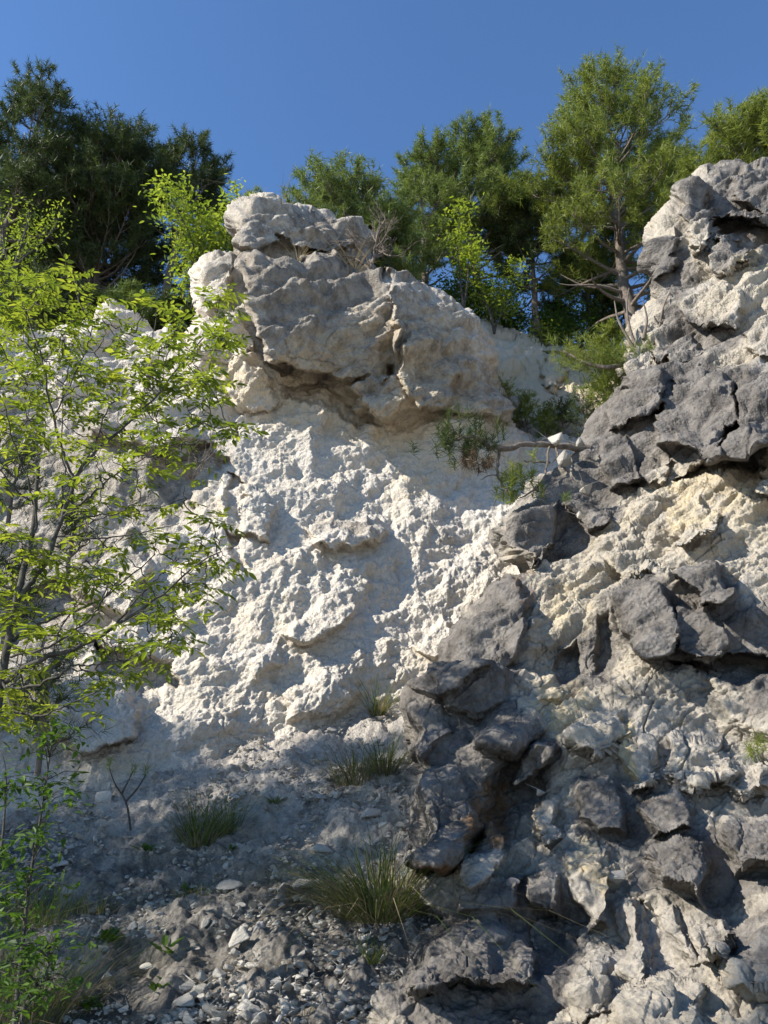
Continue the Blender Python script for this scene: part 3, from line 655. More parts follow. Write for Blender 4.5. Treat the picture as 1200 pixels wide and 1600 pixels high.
BIG = [(362, 1386, .16, 'large white flat slab of stone lying alone in the shaded middle of the slope'),
    (371, 1472, .15, 'long split white stone pointing down the slope beside a darker block'),
    (402, 1446, .10, 'dark angular block just above the long split white stone'),
    (290, 1570, .12, 'biggest white stone in the sunlit heap at the bottom edge of the slope'),
    (162, 1248, .20, 'long pale slab under the little forked pine seedling'),
    (150, 1190, .22, 'broad flat slab ledge on top of the rock pile left of the seedling'),
    (208, 1195, .13, 'upright pale block on the pile behind the forked seedling'),
    (215, 1225, .14, 'leaning white block right behind the stem of the forked seedling'),
    (500, 1245, .13, 'pale block in shade left of the middle grass tuft'),
    (525, 1240, .13, 'sunlit white block touching the left foot of the middle grass tuft'),
    (580, 1275, .20, 'long bright white plate below the middle grass tuft against the dark nose'),
    (618, 1180, .12, 'white stone wedged between the middle tuft and the dark outcrop'),
    (205, 1447, .08, 'small bright white chip by the leafy rosettes in the shade'),
    (230, 1508, .07, 'grey stone above the rosette at the bottom left'),
    (290, 1540, .09, 'flat grey stone at the upper rim of the sunlit bottom heap'),
    (520, 1135, .10, 'thin grey plate propped on the slope at the foot of the white face'),
    (505, 1325, .13, 'rounded boulder half sunk in the shaded slope left of the big grass tussock'),
    (470, 1385, .16, 'broad half buried pale boulder left below the big grass tussock'),
    (95, 1350, .14, 'flat grey slab at the far left under the leafy sapling'),
    (110, 1395, .12, 'second flat grey slab lower down at the far left beside the sapling stem'),
    (30, 1255, .14, 'pale stone at the left edge under the ash tree')]
for u, v, s_, lb in BIG:
    c = on_scree(u, v + 8); k = (s_ * F / 300) and s_
    put_stone((c.x, c.y, c.z + s_ * .2), s_ * .62, lb, me=(DARK[0] if 'dark ang' in lb else None), rot=(random.uniform(.2, .7), random.uniform(-.2, .2), random.uniform(-.5, .5)))
ZONES = [('heap', [(230, 1600), (300, 1530), (420, 1490), (520, 1500), (560, 1600)], 74, (.03, .075), 'white angular stone in the sunlit rubble heap at the bottom of the slope', 'stones in the bottom heap'),
    ('pile', [(90, 1180), (240, 1160), (260, 1230), (150, 1290), (60, 1300)], 46, (.04, .09), 'pale broken stone in the rock pile around the forked pine seedling', 'stones in the pile by the seedling'),
    ('shade', [(60, 1330), (260, 1290), (470, 1310), (520, 1420), (420, 1480), (250, 1500), (100, 1560)], 70, (.02, .055), 'small grey stone scattered over the shaded lower slope', 'stones scattered on the shaded slope'),
    ('tuft', [(470, 1180), (640, 1130), (640, 1340), (540, 1320), (480, 1270)], 66, (.025, .07), 'bright white chip of rock between the grass tufts and the dark outcrop', 'chips beside the dark outcrop'),
    ('upper', [(250, 1190), (470, 1150), (490, 1250), (300, 1290)], 30, (.02, .05), 'small pale stone on the smooth dusty slope under the white face', 'stones on the dusty upper slope')]
for nm, pl, cnt, rg, lb, gr in ZONES:
    pa = np.array(pl); k = 0
    while k < cnt:
        u = random.uniform(pa[:, 0].min(), pa[:, 0].max()); v = random.uniform(pa[:, 1].min(), pa[:, 1].max())
        if poly_dist(np.array([u]), np.array([v]), pl)[0][0] < 0: continue
        s_ = rg[0] + (rg[1] - rg[0]) * random.random() ** 2; c = on_scree(u, v); k += 1
        put_stone((c.x, c.y, c.z + s_ * .1), s_, lb, gr)
# fragments too many to count: one object
base = []
for me in PALE[:6]:
    bm = bmesh.new(); bm.from_mesh(me); bmesh.ops.dissolve_limit(bm, angle_limit=.35, verts=bm.verts[:], edges=bm.edges[:]); bmesh.ops.triangulate(bm, faces=bm.faces[:])
    bm.verts.index_update(); base.append((np.array([v_.co[:] for v_ in bm.verts]), np.array([[x.index for x in f.verts] for f in bm.faces]))); bm.free()
NS = 21000; Vs = []; Fs = []; n0 = 0
yq = 2.7 * (8.8 / 2.7) ** rng.random(NS); xq = (rng.random(NS) * 1150 - 170 - 600) / F * yq * 1.1
dens = fbm(np.stack([xq, yq, 0 * xq], -1), .7, 3, 90)
low = smooth01(-xq * .35 + 6.9 - yq, 0, 1.2)
keep_ = (dens > .04 - .16 * low) ; xq, yq = xq[keep_], yq[keep_]; zq = scree_h(xq, yq)
for k in range(len(xq)):
    bv, bf = base[k % 6]; s_ = .004 + .030 * rng.random() ** 3.5 + .0016 * yq[k]; A_ = _rt[rng.integers(24)] if k % 3 == 0 else np.eye(3)
    th = rng.random() * 6.28; c_, d_ = math.cos(th), math.sin(th); Rz = np.array([[c_, -d_, 0], [d_, c_ * .9, -.42], [0, .42, .9]])
    Vs.append(bv @ A_.T @ Rz.T * s_ + [xq[k], yq[k], zq[k] + s_ * .2 + .012]); Fs.append(bf + n0); n0 += len(bv)
tag(mesh_obj('rock_fragments', np.concatenate(Vs), np.concatenate(Fs), M['stone']), 'countless small white rock fragments strewn over the scree slope', 'rubble', kind='stuff')
# stones on the outcrop and on the ledge
for u, v, y, s_, lb, dk in [(868, 684, 7.02, .12, 'pale block lying on top of the bare pine branch', 0), (905, 690, 6.95, .09, 'smaller pale stone to the right of the block on the pine branch', 0),
    (880, 714, 6.95, .15, 'yellowish block under the bare pine branch', 0), (808, 634, 11.6, .36, 'grey boulder on the shaded ledge behind the gap', 1), (915, 762, 6.7, .10, 'pale lump in the joint above the white rock band', 0),
    (905, 803, 6.1, .06, 'bright cube shaped stone left of the dark overhung hollow in the outcrop', 0), (842, 1235, 4.75, .045, 'small rounded pebble stuck at the edge of the dark hollow', 0),
    (960, 1365, 4.3, .07, 'whitish crumbled stone in the nest of fragments low on the outcrop', 0), (800, 1378, 4.35, .05, 'small grey stone above the big dark slab', 1)]:
    put_stone(P(u, v, y), s_, lb, me=DARK[1] if dk else PALE[2], rot=(.2, .1, .5 + u))

# ------------------------------------------------------------------ pines
def tufts(C_, D_, r_, L, wd, K, droop=.0):
    C_ = np.repeat(C_, K, 0); D_ = np.repeat(D_, K, 0); n_ = len(C_)
    d = rng.normal(size=(n_, 3)); d /= np.linalg.norm(d, axis=1)[:, None]
    d = D_ * .45 + d * r_; d[:, 2] -= droop; d /= np.linalg.norm(d, axis=1)[:, None]
    b_ = C_ + D_ * (rng.random((n_, 1)) - .5) * L * 1.1
    ln = L * (.7 + .5 * rng.random((n_, 1)))
    wv = np.cross(d, rng.normal(size=(n_, 3))); wv /= np.linalg.norm(wv, axis=1)[:, None] + 1e-9; wv *= wd * .5
    V_ = np.stack([b_ - wv, b_ + wv, b_ + d * ln], 1).reshape(-1, 3)
    return V_, np.arange(len(V_)).reshape(-1, 3)
def nrm(v_): return v_ / (np.linalg.norm(v_) + 1e-9)
def pine(base_, H, prof, label, group, mat='needles', n_br=44, t0=.25, lean=(0, 0), trunk_r=None, seed=0, open_=1.0, K=26, nl=.17, nw=.0165, up=.25, name='pine_tree', dead=.3, cat='pine', bark='bark', spray=1.0, side=None):
    """trunk, limbs and needle crown; prof(t) = crown radius at height share t"""
    r = np.random.default_rng(seed + 1000); B0 = np.array(base_, float)
    root = empty(name, tuple(B0), label, cat, group)
    tr = trunk_r or H * .017 + .03
    n_ = 14; tt = np.linspace(0, 1, n_); wob = np.cumsum(r.normal(size=(n_, 2)) * .018 * H, 0) * .5
    trunk = np.stack([B0[0] + lean[0] * tt ** 1.2 + wob[:, 0], B0[1] + lean[1] * tt + wob[:, 1], B0[2] - .3 + tt * (H + .3)], -1)
    tb = Tubes(); tb.add(trunk, tr * (1 - tt * .93) + .006, 8); tb.build('trunk', M[bark], root)
    lb = Tubes(); Cc = []; Dd = []
    def at(t): return np.array([np.interp(t, tt, trunk[:, k]) for k in range(3)])
    if H > 3: n_br = int(n_br * 1.05)
    for b in range(n_br):
        t = t0 + (1 - t0) * ((b + r.random()) / n_br) ** .9; t = min(t, .985)
        az = b * 2.399 + r.normal() * .4
        if side and r.random() < .6: az = side + r.normal() * .9
        Lb = max(.25 if H > 3 else .12 * H, prof(t) * (.72 + .42 * r.random()))
        isdead = t < t0 + .12 and r.random() < dead * 2
        h = np.array([math.cos(az), math.sin(az), 0.]); e = up * (1 - t) * .6 + .55 * t * t + r.normal() * .12 - .1
        p0 = at(t); pts = [p0]; d = nrm(h + np.array([0, 0, e])); m = 7
        for k in range(m):
            d = nrm(d + r.normal(size=3) * .13 + np.array([0, 0, .06])); pts.append(pts[-1] + d * Lb / m)
        pts = np.array(pts); rb = (tr * .34 * (1 - t) + .012) * (1 - .85 * np.linspace(0, 1, m + 1)); lb.add(pts, np.maximum(rb, .006), 5)
        if isdead:
            continue
        ns = max(4, int(Lb * 6.2 * spray))
        for s2 in range(ns):
            f = .28 + .72 * (s2 + r.random()) / ns; q0 = np.array([np.interp(f * m, np.arange(m + 1), pts[:, k]) for k in range(3)])
            sd = (-1 if s2 % 2 else 1); perp = nrm(np.cross(d, [0, 0, 1.])) * sd
            l2 = Lb * (.24 + .34 * (1 - f)) * (.6 + .7 * r.random()) + .12 * min(1, H / 3); dd = nrm(perp * (.9 - .5 * f) + nrm(pts[-1] - pts[0]) * .7 + np.array([0, 0, .25 + .3 * r.random()]) + r.normal(size=3) * .22)
            k2 = max(2, int(l2 / .11)); sp = [q0]
            for k in range(k2):
                dd = nrm(dd + r.normal(size=3) * .16 + np.array([0, 0, .07])); sp.append(sp[-1] + dd * l2 / k2)
                if k + 1 >= k2 * .35 and r.random() < open_:
                    Cc.append(sp[-1]); Dd.append(dd)
                    for _q in range(2 if r.random() < .6 * open_ else 1):
                        d3 = nrm(dd + r.normal(size=3) * .8 + np.array([0, 0, .2])); Cc.append(sp[-1] + d3 * (.09 + .1 * r.random())); Dd.append(nrm(d3 + np.array([0, 0, .4])))
            sp = np.array(sp); lb.add(sp, np.linspace(.010, .004, len(sp)), 4)
        Cc.append(pts[-1]); Dd.append(d)
    lb.build('branches', M[bark], root)
    V_, F_ = tufts(np.array(Cc), np.array(Dd), .85, nl, nw, K)
    o = mesh_obj('crown', V_, F_, M[mat]); o.parent = root; local(o, root)
    return root
def profile(R_, t0, peak=.45, topw=.15, e=1.0):
    return lambda t: R_ * (topw + (1 - topw) * max(0, (1 - abs((t - peak) / ((1 - peak) if t > peak else (peak - t0 + .25))) ** (1.6 * e))) ** .7)
def tree_at(u, vtop, vbase, y, halfpx, label, group, peak=.5, t0=.2, **kw):
    b_ = P(u, vbase, y); t_ = P(u, vtop, y); H = t_[2] - b_[2]; Rr = halfpx / F * y * 1.22
    H -= Rr * (.22 + .5 * kw.get('topw', .18)) + .4
    if 'lean' in kw: kw['lean'] = (kw['lean'] / F * y * 1.2, 0)
    return pine(b_, H, profile(Rr, t0, peak, kw.pop('topw', .18)), label, group, t0=t0, **kw)
GF = 'pines on the rim of the cliff'
tree_at(-38, 92, 560, 14.5, 80, 'tall thin dark pine cut by the left edge, its tip the highest on that side', GF, peak=.5, t0=.3, n_br=56, seed=1, open_=1.0, topw=.35)
tree_at(132, 212, 545, 16.5, 118, 'broad dense dome shaped dark pine at the upper left', GF, peak=.5, t0=.22, n_br=100, seed=2, topw=.6, K=16)
tree_at(40, 262, 545, 17.5, 95, 'dark pine between the left edge pine and the broad dome shaped pine', GF, peak=.5, t0=.2, n_br=76, seed=3, topw=.4)
tree_at(236, 208, 540, 16.0, 62, 'slim dark pine with a bare leaning trunk, right of the broad dome shaped pine', GF, peak=.72, t0=.5, n_br=34, seed=4, lean=26, dead=.5, topw=.4)
tree_at(300, 262, 540, 17.5, 42, 'small dark pine top peeking over the lime green tree', GF, peak=.7, t0=.4, n_br=24, seed=5)
tree_at(528, 256, 470, 13.6, 92, 'rounded pale green pine standing behind the rock pinnacle', GF, peak=.45, t0=.1, n_br=62, seed=6, mat='needles_pale', topw=.85, K=15)
tree_at(772, 216, 512, 16.2, 116, 'leaning open crowned pine left of centre gap with trunk base in leafy scrub', GF, peak=.66, t0=.34, n_br=46, seed=7, mat='needles_pale', lean=-40, topw=.4, dead=.5)
tree_at(668, 262, 500, 15.4, 58, 'low spreading pine bough tree right behind the rock block', GF, peak=.6, t0=.2, n_br=30, seed=8, mat='needles_pale', open_=.75, topw=.3)
tree_at(836, 268, 536, 15.9, 70, 'darker pine with a pale sunlit trunk above the cream coloured bank', GF, peak=.62, t0=.34, n_br=42, seed=9, topw=.35, dead=.5)
tree_at(1004, 100, 590, 14.6, 136, 'tallest brightest pine, standing at the left shoulder of the dark outcrop', GF, peak=.45, t0=.2, n_br=86, seed=10, mat='needles_bright', topw=.12, K=14)
tree_at(1090, 196, 520, 16.5, 66, 'dark pine behind the right flank of the tallest pine', GF, peak=.55, t0=.3, n_br=36, seed=11, mat='needles')
tree_at(1188, 178, 420, 12.2, 100, 'bright green pine boughs above the top right corner of the outcrop', GF, peak=.45, t0=.2, n_br=40, seed=12, mat='needles_bright', topw=.3)
tree_at(936, 372, 585, 17.5, 70, 'dark low pine in the gap below the tallest pine', GF, peak=.5, t0=.15, n_br=40, seed=13, topw=.4)
tree_at(962, 500, 640, 12.2, 20, 'young bright pine growing beside the left rim of the outcrop', GF, peak=.3, t0=.05, n_br=16, seed=14, mat='needles_bright', topw=.1, nl=.13, trunk_r=.03)
tree_at(198, 440, 545, 14.4, 48, 'low bluish pine bush under the bare leaning trunk', GF, peak=.35, t0=.05, n_br=34, seed=15, mat='needles_pale', topw=.2)
tree_at(60, 420, 548, 14.0, 80, 'low dark pine bush above the ash tree at the far left', GF, peak=.4, t0=.03, n_br=44, seed=16, topw=.3)
tree_at(268, 450, 560, 14.2, 46, 'low dark pine bush next to the left side of the rock block', GF, peak=.4, t0=.03, n_br=36, seed=17, topw=.3)
tree_at(135, 445, 560, 15.0, 60, 'low dark pine bush in the middle of the left ridge', GF, peak=.4, t0=.03, n_br=36, seed=18, topw=.3)
tree_at(612, 300, 440, 13.2, 45, 'small pine bush squeezed between the rounded pine and the rock block', GF, peak=.4, t0=.05, n_br=30, seed=19, mat='needles_pale', topw=.3)
tree_at(395, 292, 420, 14.2, 36, 'tiny pine top showing left of the pinnacle', GF, peak=.5, t0=.1, n_br=20, seed=20, mat='needles_pale', topw=.3)

# ------------------------------------------------------------------ broadleaf trees and scrub
LEAF = np.array([[0, 0, 0], [.30, .19, .03], [.30, -.19, .03], [.68, .145, .0], [.68, -.145, .0], [1, 0, -.10], [.32, 0, -.03], [.68, 0, -.05]])
LF = np.array([[0, 6, 1], [0, 2, 6], [1, 6, 7], [1, 7, 3], [6, 2, 4], [6, 4, 7], [3, 7, 5], [7, 4, 5]])
def leaves(C_, D_, U_, size):
    """lance shaped leaves at C along D with up vector U"""
    C_ = np.asarray(C_); D_ = np.asarray(D_); U_ = np.asarray(U_); n_ = len(C_)
    D_ = D_ / (np.linalg.norm(D_, axis=1)[:, None] + 1e-9); S_ = np.cross(U_, D_); S_ /= np.linalg.norm(S_, axis=1)[:, None] + 1e-9; W_ = np.cross(D_, S_)
    L_ = LEAF[None] * np.asarray(size).reshape(-1, 1, 1)
    V_ = C_[:, None] + L_[..., :1] * D_[:, None] + L_[..., 1:2] * S_[:, None] + L_[..., 2:3] * W_[:, None]
    F_ = (LF[None] + (np.arange(n_) * 8)[:, None, None]).reshape(-1, 3)
    return V_.reshape(-1, 3), F_
def bush(base_, H, Rr, n_leaf, lsize, label, group, mat, seed=0, stems=5, name='shrub', cat='shrub', bark='ashbark', flat=1.0, clump=.16, t0=.25):
    r = np.random.default_rng(seed + 2000); B0 = np.array(base_, float); root = empty(name, tuple(B0), label, cat, group)
    tb = Tubes(); nodes = []
    for s_ in range(stems):
        az = r.random() * 6.28; pts = [B0 + [0, 0, -.1]]; d = nrm(np.array([math.cos(az) * .35 * Rr / H * 2, math.sin(az) * .35 * Rr / H * 2, 1.])); m = 8; L_ = H * (.75 + .25 * r.random())
        for k in range(m):
            d = nrm(d + r.normal(size=3) * .12); pts.append(pts[-1] + d * L_ / m)
        pts = np.array(pts); tb.add(pts, np.linspace(.012 * H + .004, .004, m + 1), 5)
        for k in range(2, m + 1):
            for _ in range(3):
                a2 = r.random() * 6.28; d2 = nrm(np.array([math.cos(a2), math.sin(a2), .5])); q = [pts[k]]; l2 = Rr * (1.05 - .6 * k / m) * (.4 + .7 * r.random())
                for j in range(4): d2 = nrm(d2 + r.normal(size=3) * .2); q.append(q[-1] + d2 * l2 / 4)
                tb.add(np.array(q), np.linspace(.006, .003, 5), 4); nodes += q[1:]
    tb.build('stems', M[bark], root); nodes = np.array(nodes); nodes = nodes[nodes[:, 2] > B0[2] + H * t0 * .5]
    k = r.integers(len(nodes), size=n_leaf); C_ = nodes[k] + r.normal(size=(n_leaf, 3)) * clump * np.array([1, 1, .7])
    D_ = r.normal(size=(n_leaf, 3)); D_[:, 2] = D_[:, 2] * .4 - .25; U_ = np.tile([0, 0, 1.], (n_leaf, 1)) + r.normal(size=(n_leaf, 3)) * .45
    V_, F_ = leaves(C_, D_, U_, lsize * (.7 + .6 * r.random(n_leaf)))
    o = mesh_obj('foliage', V_, F_, M[mat]); o.parent = root; local(o, root); return root
def bush_at(u, vtop, vbase, y, half, n_leaf, ls, label, group, mat, **kw):
    b_ = P(u, vbase, y); H = P(u, vtop, y)[2] - b_[2]; return bush(b_, H, half / F * y * 1.15, n_leaf, ls, label, group, mat, **kw)
bush_at(318, 300, 505, 13.4, 56, 5200, .11, 'lime green leafy tree glowing against the dark pines left of the rock block', None, 'lime', seed=1, stems=8, name='leafy_tree', cat='tree', clump=.17)
GS = 'leafy scrub under the pines'
bush_at(722, 350, 505, 14.6, 30, 700, .11, 'thin lime leaved sapling in front of the leaning pine trunk', GS, 'lime', seed=2, stems=2, name='sapling', cat='sapling', t0=1.1)
bush_at(772, 385, 515, 14.8, 38, 1500, .10, 'green leaved sapling between the two pine trunks', GS, 'lime', seed=3, stems=3, name='sapling', cat='sapling', t0=.5)
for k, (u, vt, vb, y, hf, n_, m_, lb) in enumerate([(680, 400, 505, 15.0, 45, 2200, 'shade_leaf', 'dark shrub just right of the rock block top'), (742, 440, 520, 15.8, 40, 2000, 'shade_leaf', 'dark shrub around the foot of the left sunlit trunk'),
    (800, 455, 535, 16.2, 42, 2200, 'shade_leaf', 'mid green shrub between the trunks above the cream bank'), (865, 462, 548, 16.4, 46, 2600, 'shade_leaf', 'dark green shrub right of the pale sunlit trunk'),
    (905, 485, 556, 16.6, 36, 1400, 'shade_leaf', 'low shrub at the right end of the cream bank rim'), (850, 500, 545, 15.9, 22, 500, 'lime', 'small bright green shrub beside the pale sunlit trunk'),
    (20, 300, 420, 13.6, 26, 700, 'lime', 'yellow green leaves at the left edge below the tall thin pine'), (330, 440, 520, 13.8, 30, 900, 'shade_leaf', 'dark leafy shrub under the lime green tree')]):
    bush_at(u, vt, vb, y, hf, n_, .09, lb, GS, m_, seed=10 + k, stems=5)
# ledge plants
def small_pine(u, v, y, h, label, group=None, seed=0, mat='needles_bright', R_=.5, lean=(0, 0), n_br=14, nl=.075, nw=.007, K=14, t0=.2, op=.8, name='pine_seedling', cat='pine seedling'):
    return pine(P(u, v, y), h, lambda t: h * R_ * (1.05 - .6 * t), label, group, mat, n_br=n_br, t0=t0, trunk_r=.02 * h + .006, seed=seed, K=K, nl=nl, nw=nw, name=name, cat=cat, lean=lean, open_=op, spray=1.0, dead=0)
GL = 'little pines on the ledge'
small_pine(786, 655, 11.6, .6, 'small forked pine at the foot of the block on the ledge', GL, 30, R_=.55)
small_pine(820, 650, 11.5, .3, 'knee high pine in the middle of the ledge', GL, 31, R_=.6)
small_pine(852, 668, 11.2, .26, 'small pine right of the grey boulder on the ledge', GL, 32, R_=.5)
small_pine(918, 668, 10.4, .42, 'bushy dark green pine at the right end of the ledge against the outcrop', GL, 33, mat='needles', R_=.7)
small_pine(878, 655, 11.4, .22, 'low grey green cushion pine on the sunlit part of the ledge', GL, 34, mat='needles', R_=1.0)

# rim of the outcrop: twisted pine whose bough hangs left
def px(pts, ys): return np.array([P(u, v, y) for (u, v), y in zip(pts, ys)])
def polyline(pts, n_=24):
    pts = np.asarray(pts, float); t = np.arange(len(pts)); q = np.linspace(0, len(pts) - 1, n_); s = np.stack([np.interp(q, t, pts[:, k]) for k in range(3)], -1)
    for _ in range(2): s[1:-1] = (s[:-2] + 2 * s[1:-1] + s[2:]) / 4
    return s
r_ = empty('twisted_pine', tuple(P(1012, 560, 8.3)), 'twisted pine on the outcrop rim with a long bough hanging left over the gap', 'pine')
tb = Tubes()
main = polyline(px([(1020, 560), (1000, 552), (978, 568), (950, 575), (915, 568), (880, 548)], [8.4, 8.2, 8.1, 8.1, 8.2, 8.3])); tb.add(main, np.linspace(.05, .012, 24), 7)
for a_ in ([(1000, 555), (985, 520), (978, 480), (983, 450)], [(1012, 552), (1030, 520), (1035, 480), (1050, 450)], [(1030, 505), (1060, 492), (1075, 470)], [(990, 545), (965, 500), (960, 470)], [(1005, 530), (1012, 500), (1005, 470)]):
    tb.add(polyline(px(a_, [8.25] * len(a_)), 12), np.linspace(.024, .006, 12), 5)
tb.build('trunk', M['bark'], r_)
Cc, Dd = [], []
for k in range(150):
    i_ = rng.integers(6, 24); c_ = main[i_] + rng.normal(size=3) * [.14, .16, .06] + [0, 0, .10 * rng.random()]; Cc.append(c_); Dd.append(nrm(np.array([-.25, -.1, 1.]) + rng.normal(size=3) * .3))
o = mesh_obj('crown', *tufts(np.array(Cc), np.array(Dd), .5, .13, .0065, 20), M['needles_bright']); o.parent = r_; local(o, r_)
# small bough below it
r_ = empty('pine_sprig', tuple(P(960, 610, 8.3)), 'loose bright pine sprig hanging under the twisted pine against the cream bank', 'pine')
tb = Tubes(); ln = polyline(px([(982, 575), (960, 600), (940, 615)], [8.3, 8.4, 8.5]), 10); tb.add(ln, np.linspace(.015, .005, 10), 5); tb.build('stem', M['bark'], r_)
Cc = ln[rng.integers(3, 10, 70)] + rng.normal(size=(70, 3)) * [.16, .14, .10]
o = mesh_obj('needles', *tufts(Cc, np.tile([-.3, 0, .8], (70, 1)), .6, .12, .007, 20), M['needles_bright']); o.parent = r_; local(o, r_)

# the bare pine branch reaching left from the outcrop
r_ = empty('pine_branch', tuple(P(905, 700, 7.25)), 'rough bare pine branch reaching left from the outcrop with needle clusters at its tips', 'branch')
def brn(pts, ys, r0, r1, n_=26, jit=.006):
    l_ = polyline(px(pts, ys), n_); l_ = l_ + rng.normal(size=l_.shape) * jit; rr_ = np.linspace(r0, r1, n_) * (1 + .12 * rng.normal(size=n_)); return l_, rr_
tb = Tubes()
BR = [brn([(925, 700), (880, 697), (830, 691), (795, 702), (765, 700), (745, 682), (720, 680), (700, 695)], [7.2, 7.15, 7.05, 6.95, 6.9, 6.8, 6.75, 6.75], .040, .010, 26, .012),
    brn([(781, 702), (777, 725), (778, 748), (790, 765), (802, 770)], [6.95, 6.9, 6.9, 6.85, 6.8], .018, .007, 16),
    brn([(858, 697), (856, 720), (852, 745), (830, 772), (812, 778)], [7.1, 7.0, 6.9, 6.85, 6.8], .015, .006, 16),
    brn([(868, 700), (875, 718), (885, 735)], [7.1, 7.05, 7.0], .013, .008, 10), brn([(860, 722), (840, 722), (820, 720)], [7.1, 7.1, 7.05], .012, .006, 10),
    brn([(745, 682), (740, 720), (736, 735)], [6.8, 6.8, 6.8], .010, .005, 8), brn([(780, 740), (760, 745), (748, 752)], [6.9, 6.85, 6.8], .006, .002, 8), brn([(832, 690), (828, 678), (815, 675)], [7.05, 7.0, 7.0], .007, .003, 8)]
for l_, rr_ in BR: tb.add(l_, rr_, 8)
tb.build('bare_wood', M['deadwood'], r_)
def cluster(cs, mat, n_each, L=.12, spread=(.10, .1, .05), d=(0, -.1, .8), nw=.0075, K=40, nm='needle_cluster', rr=.8):
    Cc = np.concatenate([P(u, v, y) + rng.normal(size=(n_each, 3)) * spread for u, v, y in cs])
    o = mesh_obj(nm, *tufts(Cc, np.tile(nrm(np.array(d)), (len(Cc), 1)), rr, L, nw, K), M[mat]); o.parent = r_; local(o, r_)
cluster([(700, 670, 6.7), (728, 668, 6.7), (755, 678, 6.8), (690, 690, 6.7), (740, 700, 6.8), (765, 690, 6.85), (715, 690, 6.7)], 'needles', 6, L=.13)
cluster([(738, 726, 6.8)], 'needles_dead', 14, d=(0, 0, -.4), L=.10, nm='dead_needles')
cluster([(800, 760, 6.8), (818, 745, 6.8), (830, 738, 6.8), (812, 768, 6.8), (790, 765, 6.8)], 'needles_bright', 5, d=(.1, 0, .8))

# dead shrub and grass on the block
def grass(u, v, y, h, n_, spread, label, group=None, mat='grass', wid=.006, seed=0, name='grass_tuft', fan=.45, straw=0, c=None, arch=.5):
    r = np.random.default_rng(seed + 3000); c = np.array(c if c is not None else P(u, v, y))
    root = None
    def mk(n_, mat_, hh):
        az = r.random(n_) * 6.28; rd = np.sqrt(r.random(n_)) * spread; b_ = c + np.stack([np.cos(az) * rd, np.sin(az) * rd, -.03 + 0 * rd], -1)
        L_ = hh * (.35 + .8 * r.random(n_) ** 1.3); o_ = np.stack([np.cos(az), np.sin(az), 0 * az], -1) * (fan * (.3 + rd / (spread + 1e-6)))[:, None] + r.normal(size=(n_, 3)) * [.26, .26, 0]
        o_ = o_ * np.where(r.random((n_, 1)) < .18, 2.2, 1.) + np.array([.18 * math.sin(seed * 2.1), .12 * math.cos(seed), 0])
        sd = np.cross(o_ + [0, 0, 1e-3], [0, 0, 1.]); sd /= np.linalg.norm(sd, axis=1)[:, None] + 1e-9
        Vv = []
        for s_, wf in ((0, 1), (.35, .9), (.7, .6), (1, .05)):
            ctr = b_ + o_ * (L_ * s_ * (1 + arch * s_))[:, None] + np.array([0, 0, 1.]) * (L_ * (s_ - arch * .6 * s_ ** 3 * np.linalg.norm(o_, axis=1)))[:, None]
            Vv += [ctr - sd * wid * wf / 2, ctr + sd * wid * wf / 2]
        Vv = np.stack(Vv, 1).reshape(-1, 3); b8 = (np.arange(n_) * 8)[:, None]
        Q = np.concatenate([b8 + np.array([[0, 1, 3, 2]]), b8 + np.array([[2, 3, 5, 4]]), b8 + np.array([[4, 5, 7, 6]])])
        return Vv, Q
    V_, Q_ = mk(n_, mat, h)
    if not straw:
        o = mesh_obj(name, V_ , None, M[mat], quads=Q_); o.location = tuple(c); local2 = o.data; a = np.empty(len(local2.vertices) * 3, np.float32); local2.vertices.foreach_get('co', a); local2.vertices.foreach_set('co', (a.reshape(-1, 3) - c.astype(np.float32)).ravel())
        return tag(o, label, 'grass', group)
    root = empty(name, tuple(c), label, 'grass', group)
    o = mesh_obj('green_blades', V_, None, M[mat], quads=Q_); o.parent = root; local(o, root)
    V_, Q_ = mk(int(straw * .7), 'straw', h * .75); o = mesh_obj('dry_blades', V_, None, M['straw'], quads=Q_); o.parent = root; local(o, root)
    return root
def tuft_on(u, v, h, n_, sp, label, **kw): 
    c = on_scree(u, v); return grass(0, 0, 0, h, n_, sp, label, c=(c.x, c.y, c.z + .01), **kw)
tuft_on(318, 1318, .42, 300, .15, 'dark green grass tussock in shade, left and lowest but one of the tussocks', seed=1, straw=260, wid=.0055, fan=.55)
tuft_on(352, 1300, .34, 120, .10, 'thin sparse side tuft leaning right of the dark shaded tussock', seed=8, wid=.005, fan=.5)
tuft_on(552, 1225, .40, 170, .14, 'sunlit grass tuft with dry straw left of the dark outcrop', seed=2, straw=300, wid=.005)
tuft_on(600, 1212, .40, 170, .10, 'greener upright grass tuft touching the outcrop just right of the straw tuft', seed=3, straw=160, wid=.005)
tuft_on(590, 1118, .42, 110, .07, 'uppermost thin grass tuft at the foot of the white face', seed=4, straw=120, wid=.005, fan=.35)
tuft_on(592, 1432, .55, 560, .19, 'largest arching grass tussock beneath the overhanging dark nose', seed=5, straw=700, wid=.005, fan=.7, arch=.7)
tuft_on(582, 1500, .14, 90, .05, 'tiny grass tuft below the largest tussock', seed=6, wid=.004)
tuft_on(25, 1590, .55, 380, .30, 'tall dry grass clump in the bottom left corner', seed=7, straw=500, wid=.005)
tuft_on(65, 1440, .30, 300, .20, 'dry shaded grass around the sapling stem at the left', seed=12, straw=260, wid=.004)
tuft_on(160, 1420, .14, 120, .16, 'faint dry grass patch in the shaded slope above the lower rosettes', seed=13, straw=200, wid=.004)
tuft_on(300, 1400, .12, 90, .10, 'low sparse green patch above the white flat slab', seed=14, straw=120, wid=.004)
tuft_on(430, 1252, .10, 60, .04, 'small pale star shaped plant right of the dark shaded tussock', seed=15, wid=.008, fan=1.2)
